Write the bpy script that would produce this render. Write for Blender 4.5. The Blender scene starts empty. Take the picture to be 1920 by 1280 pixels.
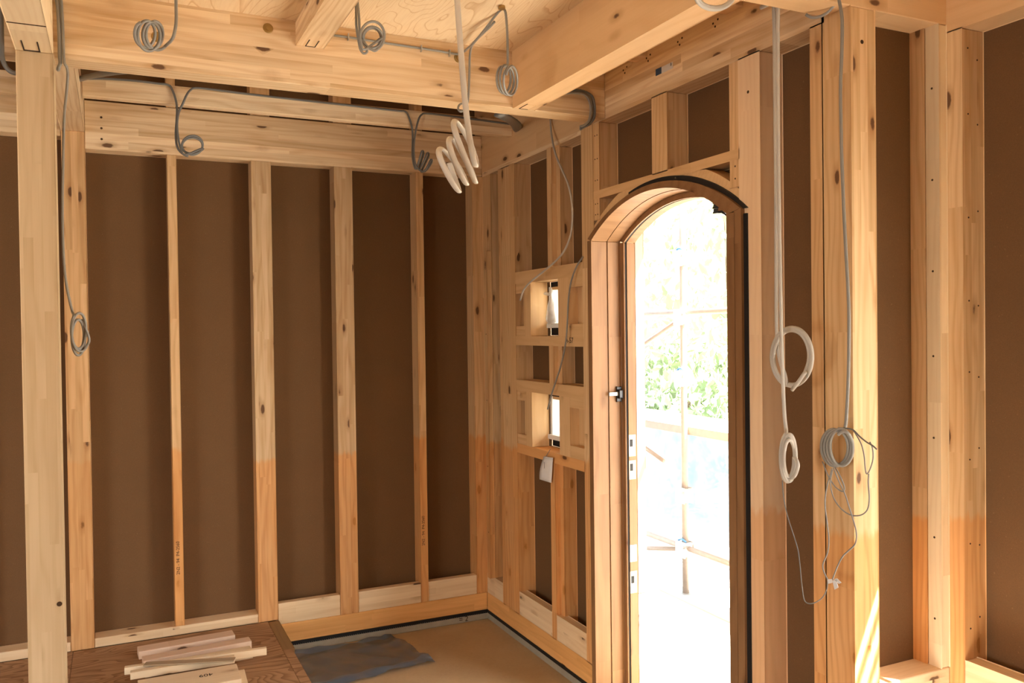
import bpy, bmesh, math, random
from mathutils import Vector, Matrix, Euler

random.seed(7)
scene = bpy.context.scene
COL = scene.collection

# ------------------------------------------------------------------ camera
CW = Matrix(((0.9052842022494788, -0.01747798194347286, 0.4244467378891117),
             (-0.4246151235751979, -0.0072462854321541925, 0.905344955350531),
             (-0.012747940568739593, -0.9998209897249702, -0.013981363189492568)))
CF = 1585.5907896908648
CP = Vector((-2.05413537, -4.78520235, 1.72517229))
cam_data = bpy.data.cameras.new('camera')
cam_data.sensor_width = 36.0
cam_data.lens = CF / 1920.0 * 36.0
cam_data.clip_start = 0.02
cam_data.clip_end = 300
cam = bpy.data.objects.new('camera', cam_data)
COL.objects.link(cam)
_r = CW @ Vector((1, 0, 0)); _u = -(CW @ Vector((0, 1, 0))); _b = -(CW @ Vector((0, 0, 1)))
cam.matrix_world = Matrix(((_r.x, _u.x, _b.x, CP.x), (_r.y, _u.y, _b.y, CP.y), (_r.z, _u.z, _b.z, CP.z), (0, 0, 0, 1)))
scene.camera = cam


def at(px, py, axis, val):
    """world point seen at photo pixel (px, py) on the plane axis=val"""
    d = CW @ Vector(((px - 960) / CF, (py - 640) / CF, 1.0))
    t = (val - CP[axis]) / d[axis]
    return CP + d * t


# ------------------------------------------------------------------ light
SUN_TO = Vector((0.34, -0.56, 0.76)).normalized()
world = bpy.data.worlds.new('sky_world')
scene.world = world
world.use_nodes = True
wn = world.node_tree
wn.nodes.clear()
sky = wn.nodes.new('ShaderNodeTexSky')
sky.sky_type = 'NISHITA'
sky.sun_disc = False
sky.sun_elevation = math.asin(SUN_TO.z)
sky.sun_rotation = math.atan2(SUN_TO.x, SUN_TO.y)
sky.air_density = 1.3
sky.dust_density = 2.5
sky.ozone_density = 0.6
hue = wn.nodes.new('ShaderNodeHueSaturation')
hue.inputs['Saturation'].default_value = 0.45
bg = wn.nodes.new('ShaderNodeBackground')
bg.inputs['Strength'].default_value = 0.35
wo = wn.nodes.new('ShaderNodeOutputWorld')
wn.links.new(sky.outputs[0], hue.inputs['Color'])
wn.links.new(hue.outputs[0], bg.inputs['Color'])
wn.links.new(bg.outputs[0], wo.inputs['Surface'])

sun_data = bpy.data.lights.new('sun', 'SUN')
sun_data.energy = 24.0
sun_data.color = (1.0, 0.955, 0.88)
sun_data.angle = math.radians(0.6)
sun = bpy.data.objects.new('sun', sun_data)
COL.objects.link(sun)
sun.location = (6, -10, 14)
sun.rotation_euler = SUN_TO.to_track_quat('Z', 'Y').to_euler()

scene.view_settings.view_transform = 'Standard'
scene.view_settings.look = 'None'
scene.view_settings.gamma = 1.0
scene.view_settings.use_curve_mapping = False
scene.view_settings.exposure = 1.76


def window_daylight(name, loc, size, facing, power):
    """added area lamp set in an opening, strengthening the daylight from it"""
    l = bpy.data.lights.new(name, 'AREA')
    l.shape = 'RECTANGLE'
    l.size, l.size_y = size
    l.energy = power
    l.color = (1.0, 0.97, 0.92)
    o = bpy.data.objects.new(name, l)
    COL.objects.link(o)
    o.location = loc
    o.rotation_euler = (-Vector(facing)).to_track_quat('Z', 'Y').to_euler()
    return o


REAR_Y, LEFT_X = -7.6, -5.6
window_daylight('daylight_left', (LEFT_X + 0.06, -4.2, 1.15), (2.6, 1.5), (1, 0, 0.0), 24)  # lamp added at the left opening to brighten faces turned that way


# ------------------------------------------------------------------ node helpers
class NT:
    def __init__(self, name):
        self.m = bpy.data.materials.new(name)
        self.m.use_nodes = True
        self.t = self.m.node_tree
        self.t.nodes.clear()
        self.out = self.t.nodes.new('ShaderNodeOutputMaterial')
        self.b = self.t.nodes.new('ShaderNodeBsdfPrincipled')
        self.t.links.new(self.b.outputs[0], self.out.inputs[0])

    def n(self, typ, **kw):
        nd = self.t.nodes.new(typ)
        for k, v in kw.items():
            setattr(nd, k, v)
        return nd

    def put(self, sock, v):
        if isinstance(v, bpy.types.NodeSocket):
            self.t.links.new(v, sock)
        elif v is not None:
            try:
                sock.default_value = v
            except Exception:
                sock.default_value = (v[0], v[1], v[2], 1.0)

    def math(self, op, a, b=None, c=None, clamp=False):
        nd = self.n('ShaderNodeMath', operation=op, use_clamp=clamp)
        for i, v in enumerate((a, b, c)):
            if v is not None:
                self.put(nd.inputs[i], v)
        return nd.outputs[0]

    def vmath(self, op, a, b=None):
        nd = self.n('ShaderNodeVectorMath', operation=op)
        self.put(nd.inputs[0], a)
        if b is not None:
            self.put(nd.inputs[1], b)
        return nd.outputs[0]

    def mix(self, f, a, b, mode='MIX'):
        nd = self.n('ShaderNodeMix', data_type='RGBA', blend_type=mode)
        self.put(nd.inputs[0], f)
        for s, v in ((nd.inputs[6], a), (nd.inputs[7], b)):
            if isinstance(v, bpy.types.NodeSocket):
                self.t.links.new(v, s)
            else:
                s.default_value = (v[0], v[1], v[2], 1.0)
        return nd.outputs[2]

    def ramp(self, v, a, b, lo=0.0, hi=1.0):
        nd = self.n('ShaderNodeMapRange', interpolation_type='SMOOTHSTEP')
        self.put(nd.inputs[0], v)
        for i, q in zip((1, 2, 3, 4), (a, b, lo, hi)):
            nd.inputs[i].default_value = q
        return nd.outputs[0]

    def noise(self, vec, scale, detail=3.0, rough=0.55, dist=0.0):
        nd = self.n('ShaderNodeTexNoise')
        self.put(nd.inputs['Vector'], vec)
        nd.inputs['Scale'].default_value = scale
        nd.inputs['Detail'].default_value = detail
        nd.inputs['Roughness'].default_value = rough
        nd.inputs['Distortion'].default_value = dist
        return nd.outputs['Fac']

    def bump(self, h, strength, dist=0.002):
        nd = self.n('ShaderNodeBump')
        nd.inputs['Strength'].default_value = strength
        nd.inputs['Distance'].default_value = dist
        self.put(nd.inputs['Height'], h)
        self.t.links.new(nd.outputs[0], self.b.inputs['Normal'])

    def done(self, color, rough=0.6, spec=0.3, metal=0.0):
        self.put(self.b.inputs['Base Color'], color if isinstance(color, bpy.types.NodeSocket) else (color[0], color[1], color[2], 1.0))
        self.put(self.b.inputs['Roughness'], rough)
        self.b.inputs['Specular IOR Level'].default_value = spec
        self.b.inputs['Metallic'].default_value = metal
        return self.m


def wood_mat(name, light, dark, lam=0.03, lam_amt=0.35, knots=0.55, grain=0.5, stain=0.0, ring=26.0, rough=0.62, spec=0.25, seg=0.8):
    """sawn softwood: growth lines along local X, glued lamellae, knots, optional orange treatment below 1.1 m"""
    q = NT(name)
    tc = q.n('ShaderNodeTexCoord')
    oi = q.n('ShaderNodeObjectInfo')
    rnd = oi.outputs['Random']
    sep = q.n('ShaderNodeSeparateXYZ')
    q.put(sep.inputs[0], tc.outputs['Object'])
    x, y, z = sep.outputs
    li = q.math('FLOOR', q.math('ADD', q.math('DIVIDE', z, lam), q.math('MULTIPLY', rnd, 91.0)))
    w1 = q.n('ShaderNodeTexWhiteNoise', noise_dimensions='1D')
    q.put(w1.inputs['W'], li)
    xi = q.math('FLOOR', q.math('ADD', q.math('DIVIDE', x, seg), q.math('MULTIPLY', w1.outputs['Value'], 17.0)))
    cv = q.n('ShaderNodeCombineXYZ')
    q.put(cv.inputs[0], li); q.put(cv.inputs[1], xi); q.put(cv.inputs[2], q.math('MULTIPLY', rnd, 53.0))
    w2 = q.n('ShaderNodeTexWhiteNoise', noise_dimensions='3D')
    q.put(w2.inputs['Vector'], cv.outputs[0])
    tone = w2.outputs['Value']
    off = q.n('ShaderNodeCombineXYZ')
    q.put(off.inputs[0], q.math('MULTIPLY', rnd, 37.0))
    q.put(off.inputs[1], q.math('MULTIPLY', tone, 3.1 if lam_amt > 0 else 0.0))
    q.put(off.inputs[2], q.math('MULTIPLY', rnd, 11.0))
    p = q.vmath('ADD', tc.outputs['Object'], off.outputs[0])
    warp = q.noise(q.vmath('MULTIPLY', p, (1.1, 5.0, 5.0)), 1.0, 2.0)
    ps = q.n('ShaderNodeSeparateXYZ'); q.put(ps.inputs[0], p)
    radial = q.math('ADD', q.math('MULTIPLY', ps.outputs[1], 1.0), q.math('MULTIPLY', ps.outputs[2], 0.55))
    ph = q.math('ADD', q.math('MULTIPLY', radial, ring * 10.0), q.math('MULTIPLY', warp, 34.0))
    rings = q.math('POWER', q.math('ADD', q.math('MULTIPLY', q.math('SINE', ph), 0.5), 0.5), 2.2)
    fib = q.noise(q.vmath('MULTIPLY', p, (3.0, 130.0, 130.0)), 1.0, 3.0)
    blot = q.noise(q.vmath('MULTIPLY', p, (1.5, 9.0, 9.0)), 1.0, 3.0)
    g = q.math('ADD', q.math('MULTIPLY', rings, 0.5 * grain), q.math('MULTIPLY', q.ramp(fib, 0.35, 0.75), 0.35 * grain))
    g = q.math('ADD', g, q.math('MULTIPLY', q.ramp(blot, 0.4, 0.75), 0.35), clamp=True)
    col = q.mix(g, light, dark)
    tv = q.math('ADD', 1.0 - lam_amt * 0.6, q.math('MULTIPLY', tone, lam_amt))
    tvc = q.n('ShaderNodeCombineColor')
    q.put(tvc.inputs[0], q.math('ADD', q.math('MULTIPLY', tv, 0.75), 0.25))
    q.put(tvc.inputs[1], tv)
    q.put(tvc.inputs[2], q.math('POWER', tv, 1.35))
    col = q.mix(1.0, col, tvc.outputs[0], 'MULTIPLY')
    # knots with a darker halo
    vo = q.n('ShaderNodeTexVoronoi', feature='F1', voronoi_dimensions='3D')
    q.put(vo.inputs['Vector'], q.vmath('MULTIPLY', p, (5.5, 13.0, 13.0)))
    vo.inputs['Scale'].default_value = 1.0
    vs = q.n('ShaderNodeSeparateColor'); q.put(vs.inputs[0], vo.outputs['Color'])
    exist = q.math('GREATER_THAN', vs.outputs[0], 1.0 - 0.42 * knots)
    wob = q.math('ADD', vo.outputs['Distance'], q.math('MULTIPLY', q.noise(p, 60.0, 2.0), 0.07))
    kn = q.math('MULTIPLY', q.ramp(wob, 0.15, 0.21, 1.0, 0.0), exist)
    halo = q.math('MULTIPLY', q.ramp(wob, 0.16, 0.42, 0.45, 0.0), exist)
    col = q.mix(halo, col, (dark[0] * 0.62, dark[1] * 0.48, dark[2] * 0.36))
    col = q.mix(q.math('MULTIPLY', kn, 0.88), col, (0.10, 0.040, 0.016))
    if stain > 0:
        geo = q.n('ShaderNodeNewGeometry')
        gs = q.n('ShaderNodeSeparateXYZ'); q.put(gs.inputs[0], geo.outputs['Position'])
        st = q.n('ShaderNodeCombineXYZ')
        q.put(st.inputs[0], gs.outputs[0]); q.put(st.inputs[1], gs.outputs[1]); q.put(st.inputs[2], q.math('MULTIPLY', gs.outputs[2], 0.25))
        edge = q.math('ADD', gs.outputs[2], q.math('MULTIPLY', q.noise(st.outputs[0], 38.0, 3.0), 0.09))
        edge = q.math('ADD', edge, q.math('MULTIPLY', rnd, 0.10))
        sf = q.math('MULTIPLY', q.ramp(edge, 1.150, 1.185, 1.0, 0.0), q.math('ADD', q.math('MULTIPLY', q.noise(p, 3.0), 0.5), 0.65))
        col = q.mix(q.math('MULTIPLY', sf, stain, clamp=True), col, q.mix(g, (0.80, 0.34, 0.075), (0.58, 0.20, 0.035)))
    q.bump(q.math('ADD', fib, rings), 0.12, 0.001)
    return q.done(col, rough, spec)


def ply_mat(name, light, dark, axis_scale=(2.2, 0.45, 1.0), lines=9.0, sharp=0.16):
    """rotary-cut veneer with contour-like grain lines"""
    q = NT(name)
    tc = q.n('ShaderNodeTexCoord')
    oi = q.n('ShaderNodeObjectInfo')
    off = q.n('ShaderNodeCombineXYZ')
    q.put(off.inputs[0], q.math('MULTIPLY', oi.outputs['Random'], 31.0)); q.put(off.inputs[1], q.math('MULTIPLY', oi.outputs['Random'], 17.0))
    p = q.vmath('ADD', tc.outputs['Object'], off.outputs[0])
    n1 = q.noise(q.vmath('MULTIPLY', p, axis_scale), 1.6, 2.0, 0.45, 0.6)
    fr = q.math('FRACT', q.math('MULTIPLY', n1, lines * 2.2))
    ln = q.ramp(fr, 1.0 - sharp * 2.2, 1.0, 0.0, 1.0)
    fib = q.noise(q.vmath('MULTIPLY', p, (axis_scale[0] * 40, axis_scale[1] * 12, 30.0)), 1.0, 3.0)
    big = q.noise(p, 1.3, 3.0)
    f = q.math('ADD', q.math('MULTIPLY', ln, 0.62), q.math('MULTIPLY', q.ramp(fib, 0.4, 0.8), 0.25))
    f = q.math('ADD', f, q.math('MULTIPLY', q.ramp(big, 0.4, 0.8), 0.25), clamp=True)
    col = q.mix(f, light, dark)
    q.bump(fib, 0.1, 0.001)
    return q.done(col, 0.65, 0.25)


def plain_mat(name, color, rough=0.5, spec=0.4, metal=0.0, var=0.12, scale=30.0):
    q = NT(name)
    tc = q.n('ShaderNodeTexCoord')
    n = q.noise(tc.outputs['Object'], scale, 3.0)
    dk = tuple(c * (1.0 - var) for c in color)
    lt = tuple(min(1.0, c * (1.0 + var)) for c in color)
    return q.done(q.mix(n, dk, lt), rough, spec, metal)


PINE_L, PINE_D = (0.84, 0.625, 0.38), (0.66, 0.41, 0.20)
M = {}
M['beam'] = wood_mat('pine_beam', (0.89, 0.69, 0.44), (0.71, 0.465, 0.24), 0.036, 0.40, 0.85, 0.95, seg=1.7)
M['beam_solid'] = wood_mat('fir_beam', (0.80, 0.54, 0.29), (0.70, 0.43, 0.21), 0.5, 0.06, 0.32, 0.55, 0.0, 9.0)
M['post'] = wood_mat('laminated_post', (0.80, 0.56, 0.305), (0.62, 0.36, 0.155), 0.030, 0.24, 0.75, 0.85, 0.62)
M['post_dimmed'] = wood_mat('back_wall_post', (0.68, 0.485, 0.28), (0.51, 0.305, 0.14), 0.030, 0.24, 0.6, 0.85, 0.6)  # post colour darkened, standing in for weaker light on the far wall
M['post_pale'] = wood_mat('pale_laminated_post', (0.86, 0.68, 0.43), (0.74, 0.52, 0.29), 0.030, 0.18, 0.3, 0.5)
M['post_near_dimmed'] = wood_mat('near_laminated_post', (0.66, 0.49, 0.29), (0.52, 0.355, 0.185), 0.030, 0.18, 0.32, 0.5)  # pale post colour darkened, weaker light put into the wood
M['post_door_lit'] = wood_mat('door_post_wood', (0.90, 0.66, 0.42), (0.76, 0.50, 0.28), 0.5, 0.05, 0.35, 0.4, 0.5)  # post colour brightened, standing in for light missing on this face
M['post_knot'] = wood_mat('knotty_post', (0.80, 0.52, 0.26), (0.62, 0.34, 0.14), 0.030, 0.30, 1.0, 0.85, 0.3)
M['stud'] = wood_mat('pine_stud', (0.78, 0.52, 0.27), (0.60, 0.34, 0.145), 0.045, 0.14, 0.8, 0.8, 0.68)
M['block'] = wood_mat('pine_blocking', (0.86, 0.65, 0.40), (0.70, 0.46, 0.24), 0.035, 0.2, 0.45, 0.35)
M['rail'] = wood_mat('pine_rail', (0.78, 0.52, 0.265), (0.63, 0.37, 0.165), 0.2, 0.08, 0.28, 0.4)
M['rail_orange'] = wood_mat('treated_rail', (0.80, 0.42, 0.16), (0.66, 0.30, 0.09), 0.2, 0.08, 0.28, 0.4)
M['sill'] = wood_mat('treated_sill', (0.88, 0.48, 0.17), (0.70, 0.33, 0.095), 0.035, 0.16, 0.3, 0.5)
M['frame'] = wood_mat('stained_door_frame', (0.30, 0.160, 0.070), (0.175, 0.083, 0.032), 0.5, 0.04, 0.45, 0.6, 0.0, 7.0, 0.45, 0.28)
M['offcut'] = wood_mat('pale_offcut', (0.88, 0.70, 0.46), (0.76, 0.54, 0.31), 0.5, 0.14, 0.3, 0.4)
M['offcut_pink'] = wood_mat('pinkish_offcut', (0.78, 0.57, 0.40), (0.66, 0.44, 0.28), 0.5, 0.16, 0.3, 0.4)
M['offcut_dark'] = wood_mat('dull_offcut', (0.46, 0.34, 0.21), (0.38, 0.27, 0.16), 0.5, 0.1, 0.0, 0.2)
M['ply_ceiling'] = ply_mat('ceiling_plywood', (0.84, 0.65, 0.41), (0.62, 0.38, 0.18), (3.4, 0.7, 1.0), 9.0, 0.10)
M['ply_floor'] = ply_mat('floor_plywood', (0.46, 0.27, 0.14), (0.19, 0.085, 0.03), (2.6, 0.9, 1.0), 9.0, 0.3)
M['ply_edge'] = wood_mat('dark_edge_board', (0.30, 0.18, 0.075), (0.20, 0.11, 0.045), 0.5, 0.05, 0.0, 0.5)
q = NT('brown_fibreboard')
tc = q.n('ShaderNodeTexCoord')
n1 = q.noise(tc.outputs['Object'], 260.0, 3.0, 0.7)
n2 = q.noise(tc.outputs['Object'], 4.0, 4.0, 0.6)
fl = q.ramp(q.noise(q.vmath('MULTIPLY', tc.outputs['Object'], (1, 1, 1)), 95.0, 1.0), 0.70, 0.78)
c = q.mix(n1, (0.128, 0.066, 0.026), (0.200, 0.106, 0.045))
c = q.mix(q.math('MULTIPLY', q.ramp(n2, 0.35, 0.75), 0.3), c, (0.132, 0.070, 0.029))
c = q.mix(q.math('MULTIPLY', fl, 0.25), c, (0.36, 0.22, 0.11))
q.bump(n1, 0.15, 0.001)
M['mdf'] = q.done(c, 0.75, 0.2)
q = NT('concrete')
tc = q.n('ShaderNodeTexCoord')
n1 = q.noise(tc.outputs['Object'], 3.0, 6.0, 0.65)
n2 = q.noise(tc.outputs['Object'], 70.0, 4.0, 0.7)
c = q.mix(n1, (0.45, 0.31, 0.165), (0.61, 0.46, 0.275))
c = q.mix(q.math('MULTIPLY', q.ramp(n2, 0.45, 0.8), 0.3), c, (0.34, 0.25, 0.15))
q.bump(n2, 0.2, 0.002)
M['concrete'] = q.done(c, 0.85, 0.2)
q = NT('foundation_concrete')
tc = q.n('ShaderNodeTexCoord')
n1 = q.noise(tc.outputs['Object'], 9.0, 6.0, 0.7)
n2 = q.noise(tc.outputs['Object'], 60.0, 4.0, 0.7)
c = q.mix(n1, (0.30, 0.27, 0.20), (0.52, 0.47, 0.36))
q.bump(n2, 0.4, 0.004)
M['foundation'] = q.done(c, 0.9, 0.2)
M['ground'] = plain_mat('pale_ground', (0.46, 0.44, 0.395), 0.9, 0.2, 0, 0.15, 2.5)
M['black'] = plain_mat('black_seal', (0.016, 0.015, 0.014), 0.55, 0.3)
M['black_metal'] = plain_mat('black_metal', (0.05, 0.05, 0.052), 0.35, 0.5, 0.6)
M['steel'] = plain_mat('galvanised_steel', (0.55, 0.55, 0.53), 0.4, 0.5, 0.7)
M['brass'] = plain_mat('dull_brass', (0.42, 0.28, 0.10), 0.4, 0.5, 0.8)
M['plate'] = plain_mat('beige_strike_plate', (0.72, 0.52, 0.33), 0.4, 0.5, 0.4)
M['white'] = plain_mat('white_paint', (0.80, 0.79, 0.75), 0.5, 0.4, 0, 0.04)
M['paper'] = plain_mat('white_paper', (0.78, 0.76, 0.73), 0.8, 0.2, 0, 0.05)
M['blue'] = plain_mat('blue_print', (0.05, 0.09, 0.16), 0.6, 0.3)
M['plaster'] = plain_mat('plasterboard', (0.74, 0.72, 0.66), 0.85, 0.2, 0, 0.03, 3.0)
M['ink'] = plain_mat('dark_ink', (0.05, 0.035, 0.025), 0.8, 0.1)
M['nail'] = plain_mat('nail_hole', (0.07, 0.035, 0.015), 0.7, 0.2)
M['cable'] = plain_mat('grey_cable', (0.26, 0.245, 0.215), 0.38, 0.5, 0, 0.06)
M['cable_pale'] = plain_mat('pale_grey_cable', (0.50, 0.465, 0.40), 0.36, 0.5, 0, 0.05)
M['cable_flat'] = plain_mat('flat_ivory_grey_cable', (0.60, 0.54, 0.45), 0.34, 0.5, 0, 0.05)
M['cable_dark'] = plain_mat('dark_grey_cable', (0.17, 0.165, 0.15), 0.4, 0.5, 0, 0.06)
M['scaffold'] = plain_mat('scaffold_tube', (0.38, 0.31, 0.25), 0.55, 0.4, 0.1, 0.15)
M['scaffold_wood'] = plain_mat('scaffold_plank', (0.48, 0.38, 0.31), 0.8, 0.2)
M['blue_cap'] = plain_mat('blue_tape', (0.12, 0.30, 0.55), 0.6, 0.3)
M['wrap'] = plain_mat('porch_board', (0.38, 0.26, 0.175), 0.8, 0.2, 0, 0.05)
M['soffit'] = wood_mat('soffit_wood', (0.80, 0.50, 0.26), (0.66, 0.36, 0.16), 0.1, 0.1, 0.1, 0.4)
q = NT('window_glass')
q.b.inputs['Transmission Weight'].default_value = 1.0
q.b.inputs['IOR'].default_value = 1.05
tcg = q.n('ShaderNodeTexCoord')
M['glass'] = q.done(q.mix(q.noise(tcg.outputs['Object'], 8.0), (0.93, 0.97, 0.95), (0.96, 0.99, 0.98)), 0.03, 0.4)
M['green_edge'] = plain_mat('green_glass_edge', (0.01, 0.07, 0.05), 0.3, 0.5)


def sheet_mat(name, c1, c2, alpha, rough=0.3, sc=5.0):
    q = NT(name)
    tc = q.n('ShaderNodeTexCoord')
    n = q.noise(tc.outputs['Object'], sc, 3.0, 0.6, 0.8)
    q.b.inputs['Alpha'].default_value = alpha
    return q.done(q.mix(q.ramp(n, 0.3, 0.7), c1, c2), rough, 0.5)


M['plastic'] = sheet_mat('blue_grey_plastic', (0.13, 0.14, 0.15), (0.18, 0.145, 0.11), 0.72, 0.35)
M['plastic_blue'] = sheet_mat('blue_plastic_hem', (0.10, 0.16, 0.24), (0.15, 0.19, 0.24), 0.85, 0.35)
M['bag'] = sheet_mat('clear_plastic_bag', (0.85, 0.82, 0.76), (0.75, 0.70, 0.62), 0.55, 0.2, 30.0)
M['mesh'] = sheet_mat('blue_mesh_sheet', (0.25, 0.41, 0.49), (0.34, 0.50, 0.56), 0.75, 0.8)
q = NT('leaf_green')
oi = q.n('ShaderNodeObjectInfo')
tc = q.n('ShaderNodeTexCoord')
n = q.noise(tc.outputs['Object'], 2.5, 3.0)
M['leaf'] = q.done(q.mix(n, (0.20, 0.27, 0.13), (0.40, 0.46, 0.30)), 0.6, 0.3)
M['bark'] = plain_mat('bark', (0.20, 0.15, 0.10), 0.9, 0.2)


# ------------------------------------------------------------------ object helpers
def world_of(o):
    b = Matrix.LocRotScale(o.location, o.rotation_euler, o.scale)
    return world_of(o.parent) @ o.matrix_parent_inverse @ b if o.parent else b


def attach(o, parent):
    if parent is not None:
        o.parent = parent
        o.matrix_parent_inverse = world_of(parent).inverted()


def tag(o, label=None, cat=None, group=None, kind=None):
    if label: o['label'] = label
    if cat: o['category'] = cat
    if group: o['group'] = group
    if kind: o['kind'] = kind
    return o


def link(name, mesh, mat=None, parent=None, loc=(0, 0, 0), rot=(0, 0, 0)):
    o = bpy.data.objects.new(name, mesh)
    COL.objects.link(o)
    o.location = loc
    o.rotation_euler = rot
    if mat is not None:
        mesh.materials.append(M[mat] if isinstance(mat, str) else mat)
    attach(o, parent)
    return o


def empty(name, loc, label=None, cat=None, group=None, kind=None):
    o = bpy.data.objects.new(name, None)
    o.empty_display_size = 0.05
    COL.objects.link(o)
    o.location = loc
    return tag(o, label, cat, group, kind)


ROT = {'x': Euler((0, 0, 0)), 'y': Euler((0, 0, math.pi / 2)), 'z': Euler((0, -math.pi / 2, 0))}


def box(name, x0, x1, y0, y1, z0, z1, mat, axis='x', parent=None, bev=0.0022, label=None, cat=None, group=None, kind=None, flip=False):
    """one timber or board; its length runs along `axis` so the grain does too"""
    c = Vector(((x0 + x1) / 2, (y0 + y1) / 2, (z0 + z1) / 2))
    h = Vector((abs(x1 - x0) / 2, abs(y1 - y0) / 2, abs(z1 - z0) / 2))
    rot = ROT[axis].copy()
    if flip:  # turn the lamellae by a quarter about the length
        rot = (ROT[axis].to_matrix() @ Matrix.Rotation(math.pi / 2, 3, 'X')).to_euler()
    inv = rot.to_matrix().inverted()
    bm = bmesh.new()
    bmesh.ops.create_cube(bm, size=2.0)
    for v in bm.verts:
        v.co = inv @ Vector((v.co.x * h.x, v.co.y * h.y, v.co.z * h.z))
    if bev > 0 and min(h) > bev * 1.5:
        bmesh.ops.bevel(bm, geom=bm.edges[:], offset=bev, segments=1, affect='EDGES', clamp_overlap=True)
    me = bpy.data.meshes.new(name)
    bm.to_mesh(me); bm.free()
    o = link(name, me, mat, parent, c, rot)
    return tag(o, label, cat, group, kind)


def prism(name, pts, axis, a, b, mat, parent=None, smooth=False, **kw):
    """closed outline (2D, in the two other axes in xyz order) extruded along axis from a to b"""
    bm = bmesh.new()

    def mk(p, t):
        if axis == 0: return (t, p[0], p[1])
        if axis == 1: return (p[0], t, p[1])
        return (p[0], p[1], t)
    v0 = [bm.verts.new(mk(p, a)) for p in pts]
    v1 = [bm.verts.new(mk(p, b)) for p in pts]
    n = len(pts)
    for i in range(n):
        bm.faces.new((v0[i], v0[(i + 1) % n], v1[(i + 1) % n], v1[i]))
    bm.faces.new(v0[::-1]); bm.faces.new(v1)
    bmesh.ops.recalc_face_normals(bm, faces=bm.faces[:])
    me = bpy.data.meshes.new(name)
    bm.to_mesh(me); bm.free()
    return tag(link(name, me, mat, parent), **kw)


def strip_solid(name, inner, outer, x0, x1, mat, parent=None, **kw):
    """curved band between two (y, z) polylines, extruded in X"""
    bm = bmesh.new()
    rows = []
    for (a, b) in zip(inner, outer):
        rows.append([bm.verts.new((x0, a[0], a[1])), bm.verts.new((x0, b[0], b[1])),
                     bm.verts.new((x1, b[0], b[1])), bm.verts.new((x1, a[0], a[1]))])
    for r, s in zip(rows[:-1], rows[1:]):
        for i in range(4):
            bm.faces.new((r[i], r[(i + 1) % 4], s[(i + 1) % 4], s[i]))
    bm.faces.new(rows[0]); bm.faces.new(rows[-1][::-1])
    bmesh.ops.recalc_face_normals(bm, faces=bm.faces[:])
    me = bpy.data.meshes.new(name)
    bm.to_mesh(me); bm.free()
    return tag(link(name, me, mat, parent), **kw)


def catmull(pts, sub=6):
    P = [Vector(p) for p in pts]
    P = [P[0] * 2 - P[1]] + P + [P[-1] * 2 - P[-2]]
    out = []
    for i in range(1, len(P) - 2):
        a, b, c, d = P[i - 1:i + 3]
        for k in range(sub):
            t = k / sub
            out.append(0.5 * ((2 * b) + (c - a) * t + (2 * a - 5 * b + 4 * c - d) * t * t + (3 * b - a - 3 * c + d) * t ** 3))
    out.append(P[-2])
    return out


def sweep_bm(bm, pts, rw, rh=None, ring=8, wide=None, sub=5):
    rh = rh or rw
    P = catmull(pts, sub) if sub else [Vector(p) for p in pts]
    P2 = [P[0]]
    for p in P[1:]:
        if (p - P2[-1]).length > 1e-4: P2.append(p)
    P = P2
    T = []
    for i in range(len(P)):
        t = P[min(i + 1, len(P) - 1)] - P[max(i - 1, 0)]
        T.append(t.normalized() if t.length > 1e-7 else Vector((0, 0, 1)))
    u = Vector(wide) if wide is not None else T[0].orthogonal()
    rows = []
    for i, p in enumerate(P):
        if wide is not None: u = Vector(wide)
        u = u - T[i] * u.dot(T[i])
        u = u.normalized() if u.length > 1e-6 else T[i].orthogonal().normalized()
        v = T[i].cross(u)
        rows.append([bm.verts.new(p + u * (rw * math.cos(2 * math.pi * k / ring)) + v * (rh * math.sin(2 * math.pi * k / ring))) for k in range(ring)])
    for r, s in zip(rows[:-1], rows[1:]):
        for k in range(ring):
            bm.faces.new((r[k], r[(k + 1) % ring], s[(k + 1) % ring], s[k]))
    bm.faces.new(rows[0][::-1]); bm.faces.new(rows[-1])


def sweep(name, pts, rw, mat, rh=None, ring=8, wide=None, sub=5, parent=None, **kw):
    bm = bmesh.new()
    c = sum((Vector(p) for p in pts), Vector()) / len(pts)
    sweep_bm(bm, [Vector(p) - c for p in pts], rw, rh, ring, wide, sub)
    bmesh.ops.recalc_face_normals(bm, faces=bm.faces[:])
    for f in bm.faces: f.smooth = True
    me = bpy.data.meshes.new(name)
    bm.to_mesh(me); bm.free()
    return tag(link(name, me, mat, parent, c), **kw)


def disc(name, center, axis, r, th, mat, parent=None, seg=14, rim=None, **kw):
    """short cylinder along axis (0,1,2) with a bevelled rim"""
    bm = bmesh.new()
    bmesh.ops.create_cone(bm, cap_ends=True, segments=seg, radius1=r, radius2=r * (rim or 0.85), depth=th)
    rot = {0: Matrix.Rotation(-math.pi / 2, 3, 'Y'), 1: Matrix.Rotation(math.pi / 2, 3, 'X'), 2: Matrix.Identity(3)}[axis]
    for v in bm.verts: v.co = rot @ v.co
    me = bpy.data.meshes.new(name)
    bm.to_mesh(me); bm.free()
    return tag(link(name, me, mat, parent, center), **kw)


def text(name, s, size, matrix, mat, parent=None, **kw):
    cu = bpy.data.curves.new(name, 'FONT')
    cu.body = s; cu.size = size; cu.align_x = 'CENTER'; cu.align_y = 'CENTER'; cu.extrude = 0.0002
    tmp = bpy.data.objects.new(name + '_tmp', cu)
    COL.objects.link(tmp)
    dg = bpy.context.evaluated_depsgraph_get()
    me = bpy.data.meshes.new_from_object(tmp.evaluated_get(dg))
    bpy.data.objects.remove(tmp)
    me.materials.clear()
    loc, rot, _ = matrix.decompose()
    return tag(link(name, me, mat, parent, loc, rot.to_euler()), **kw)


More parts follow.
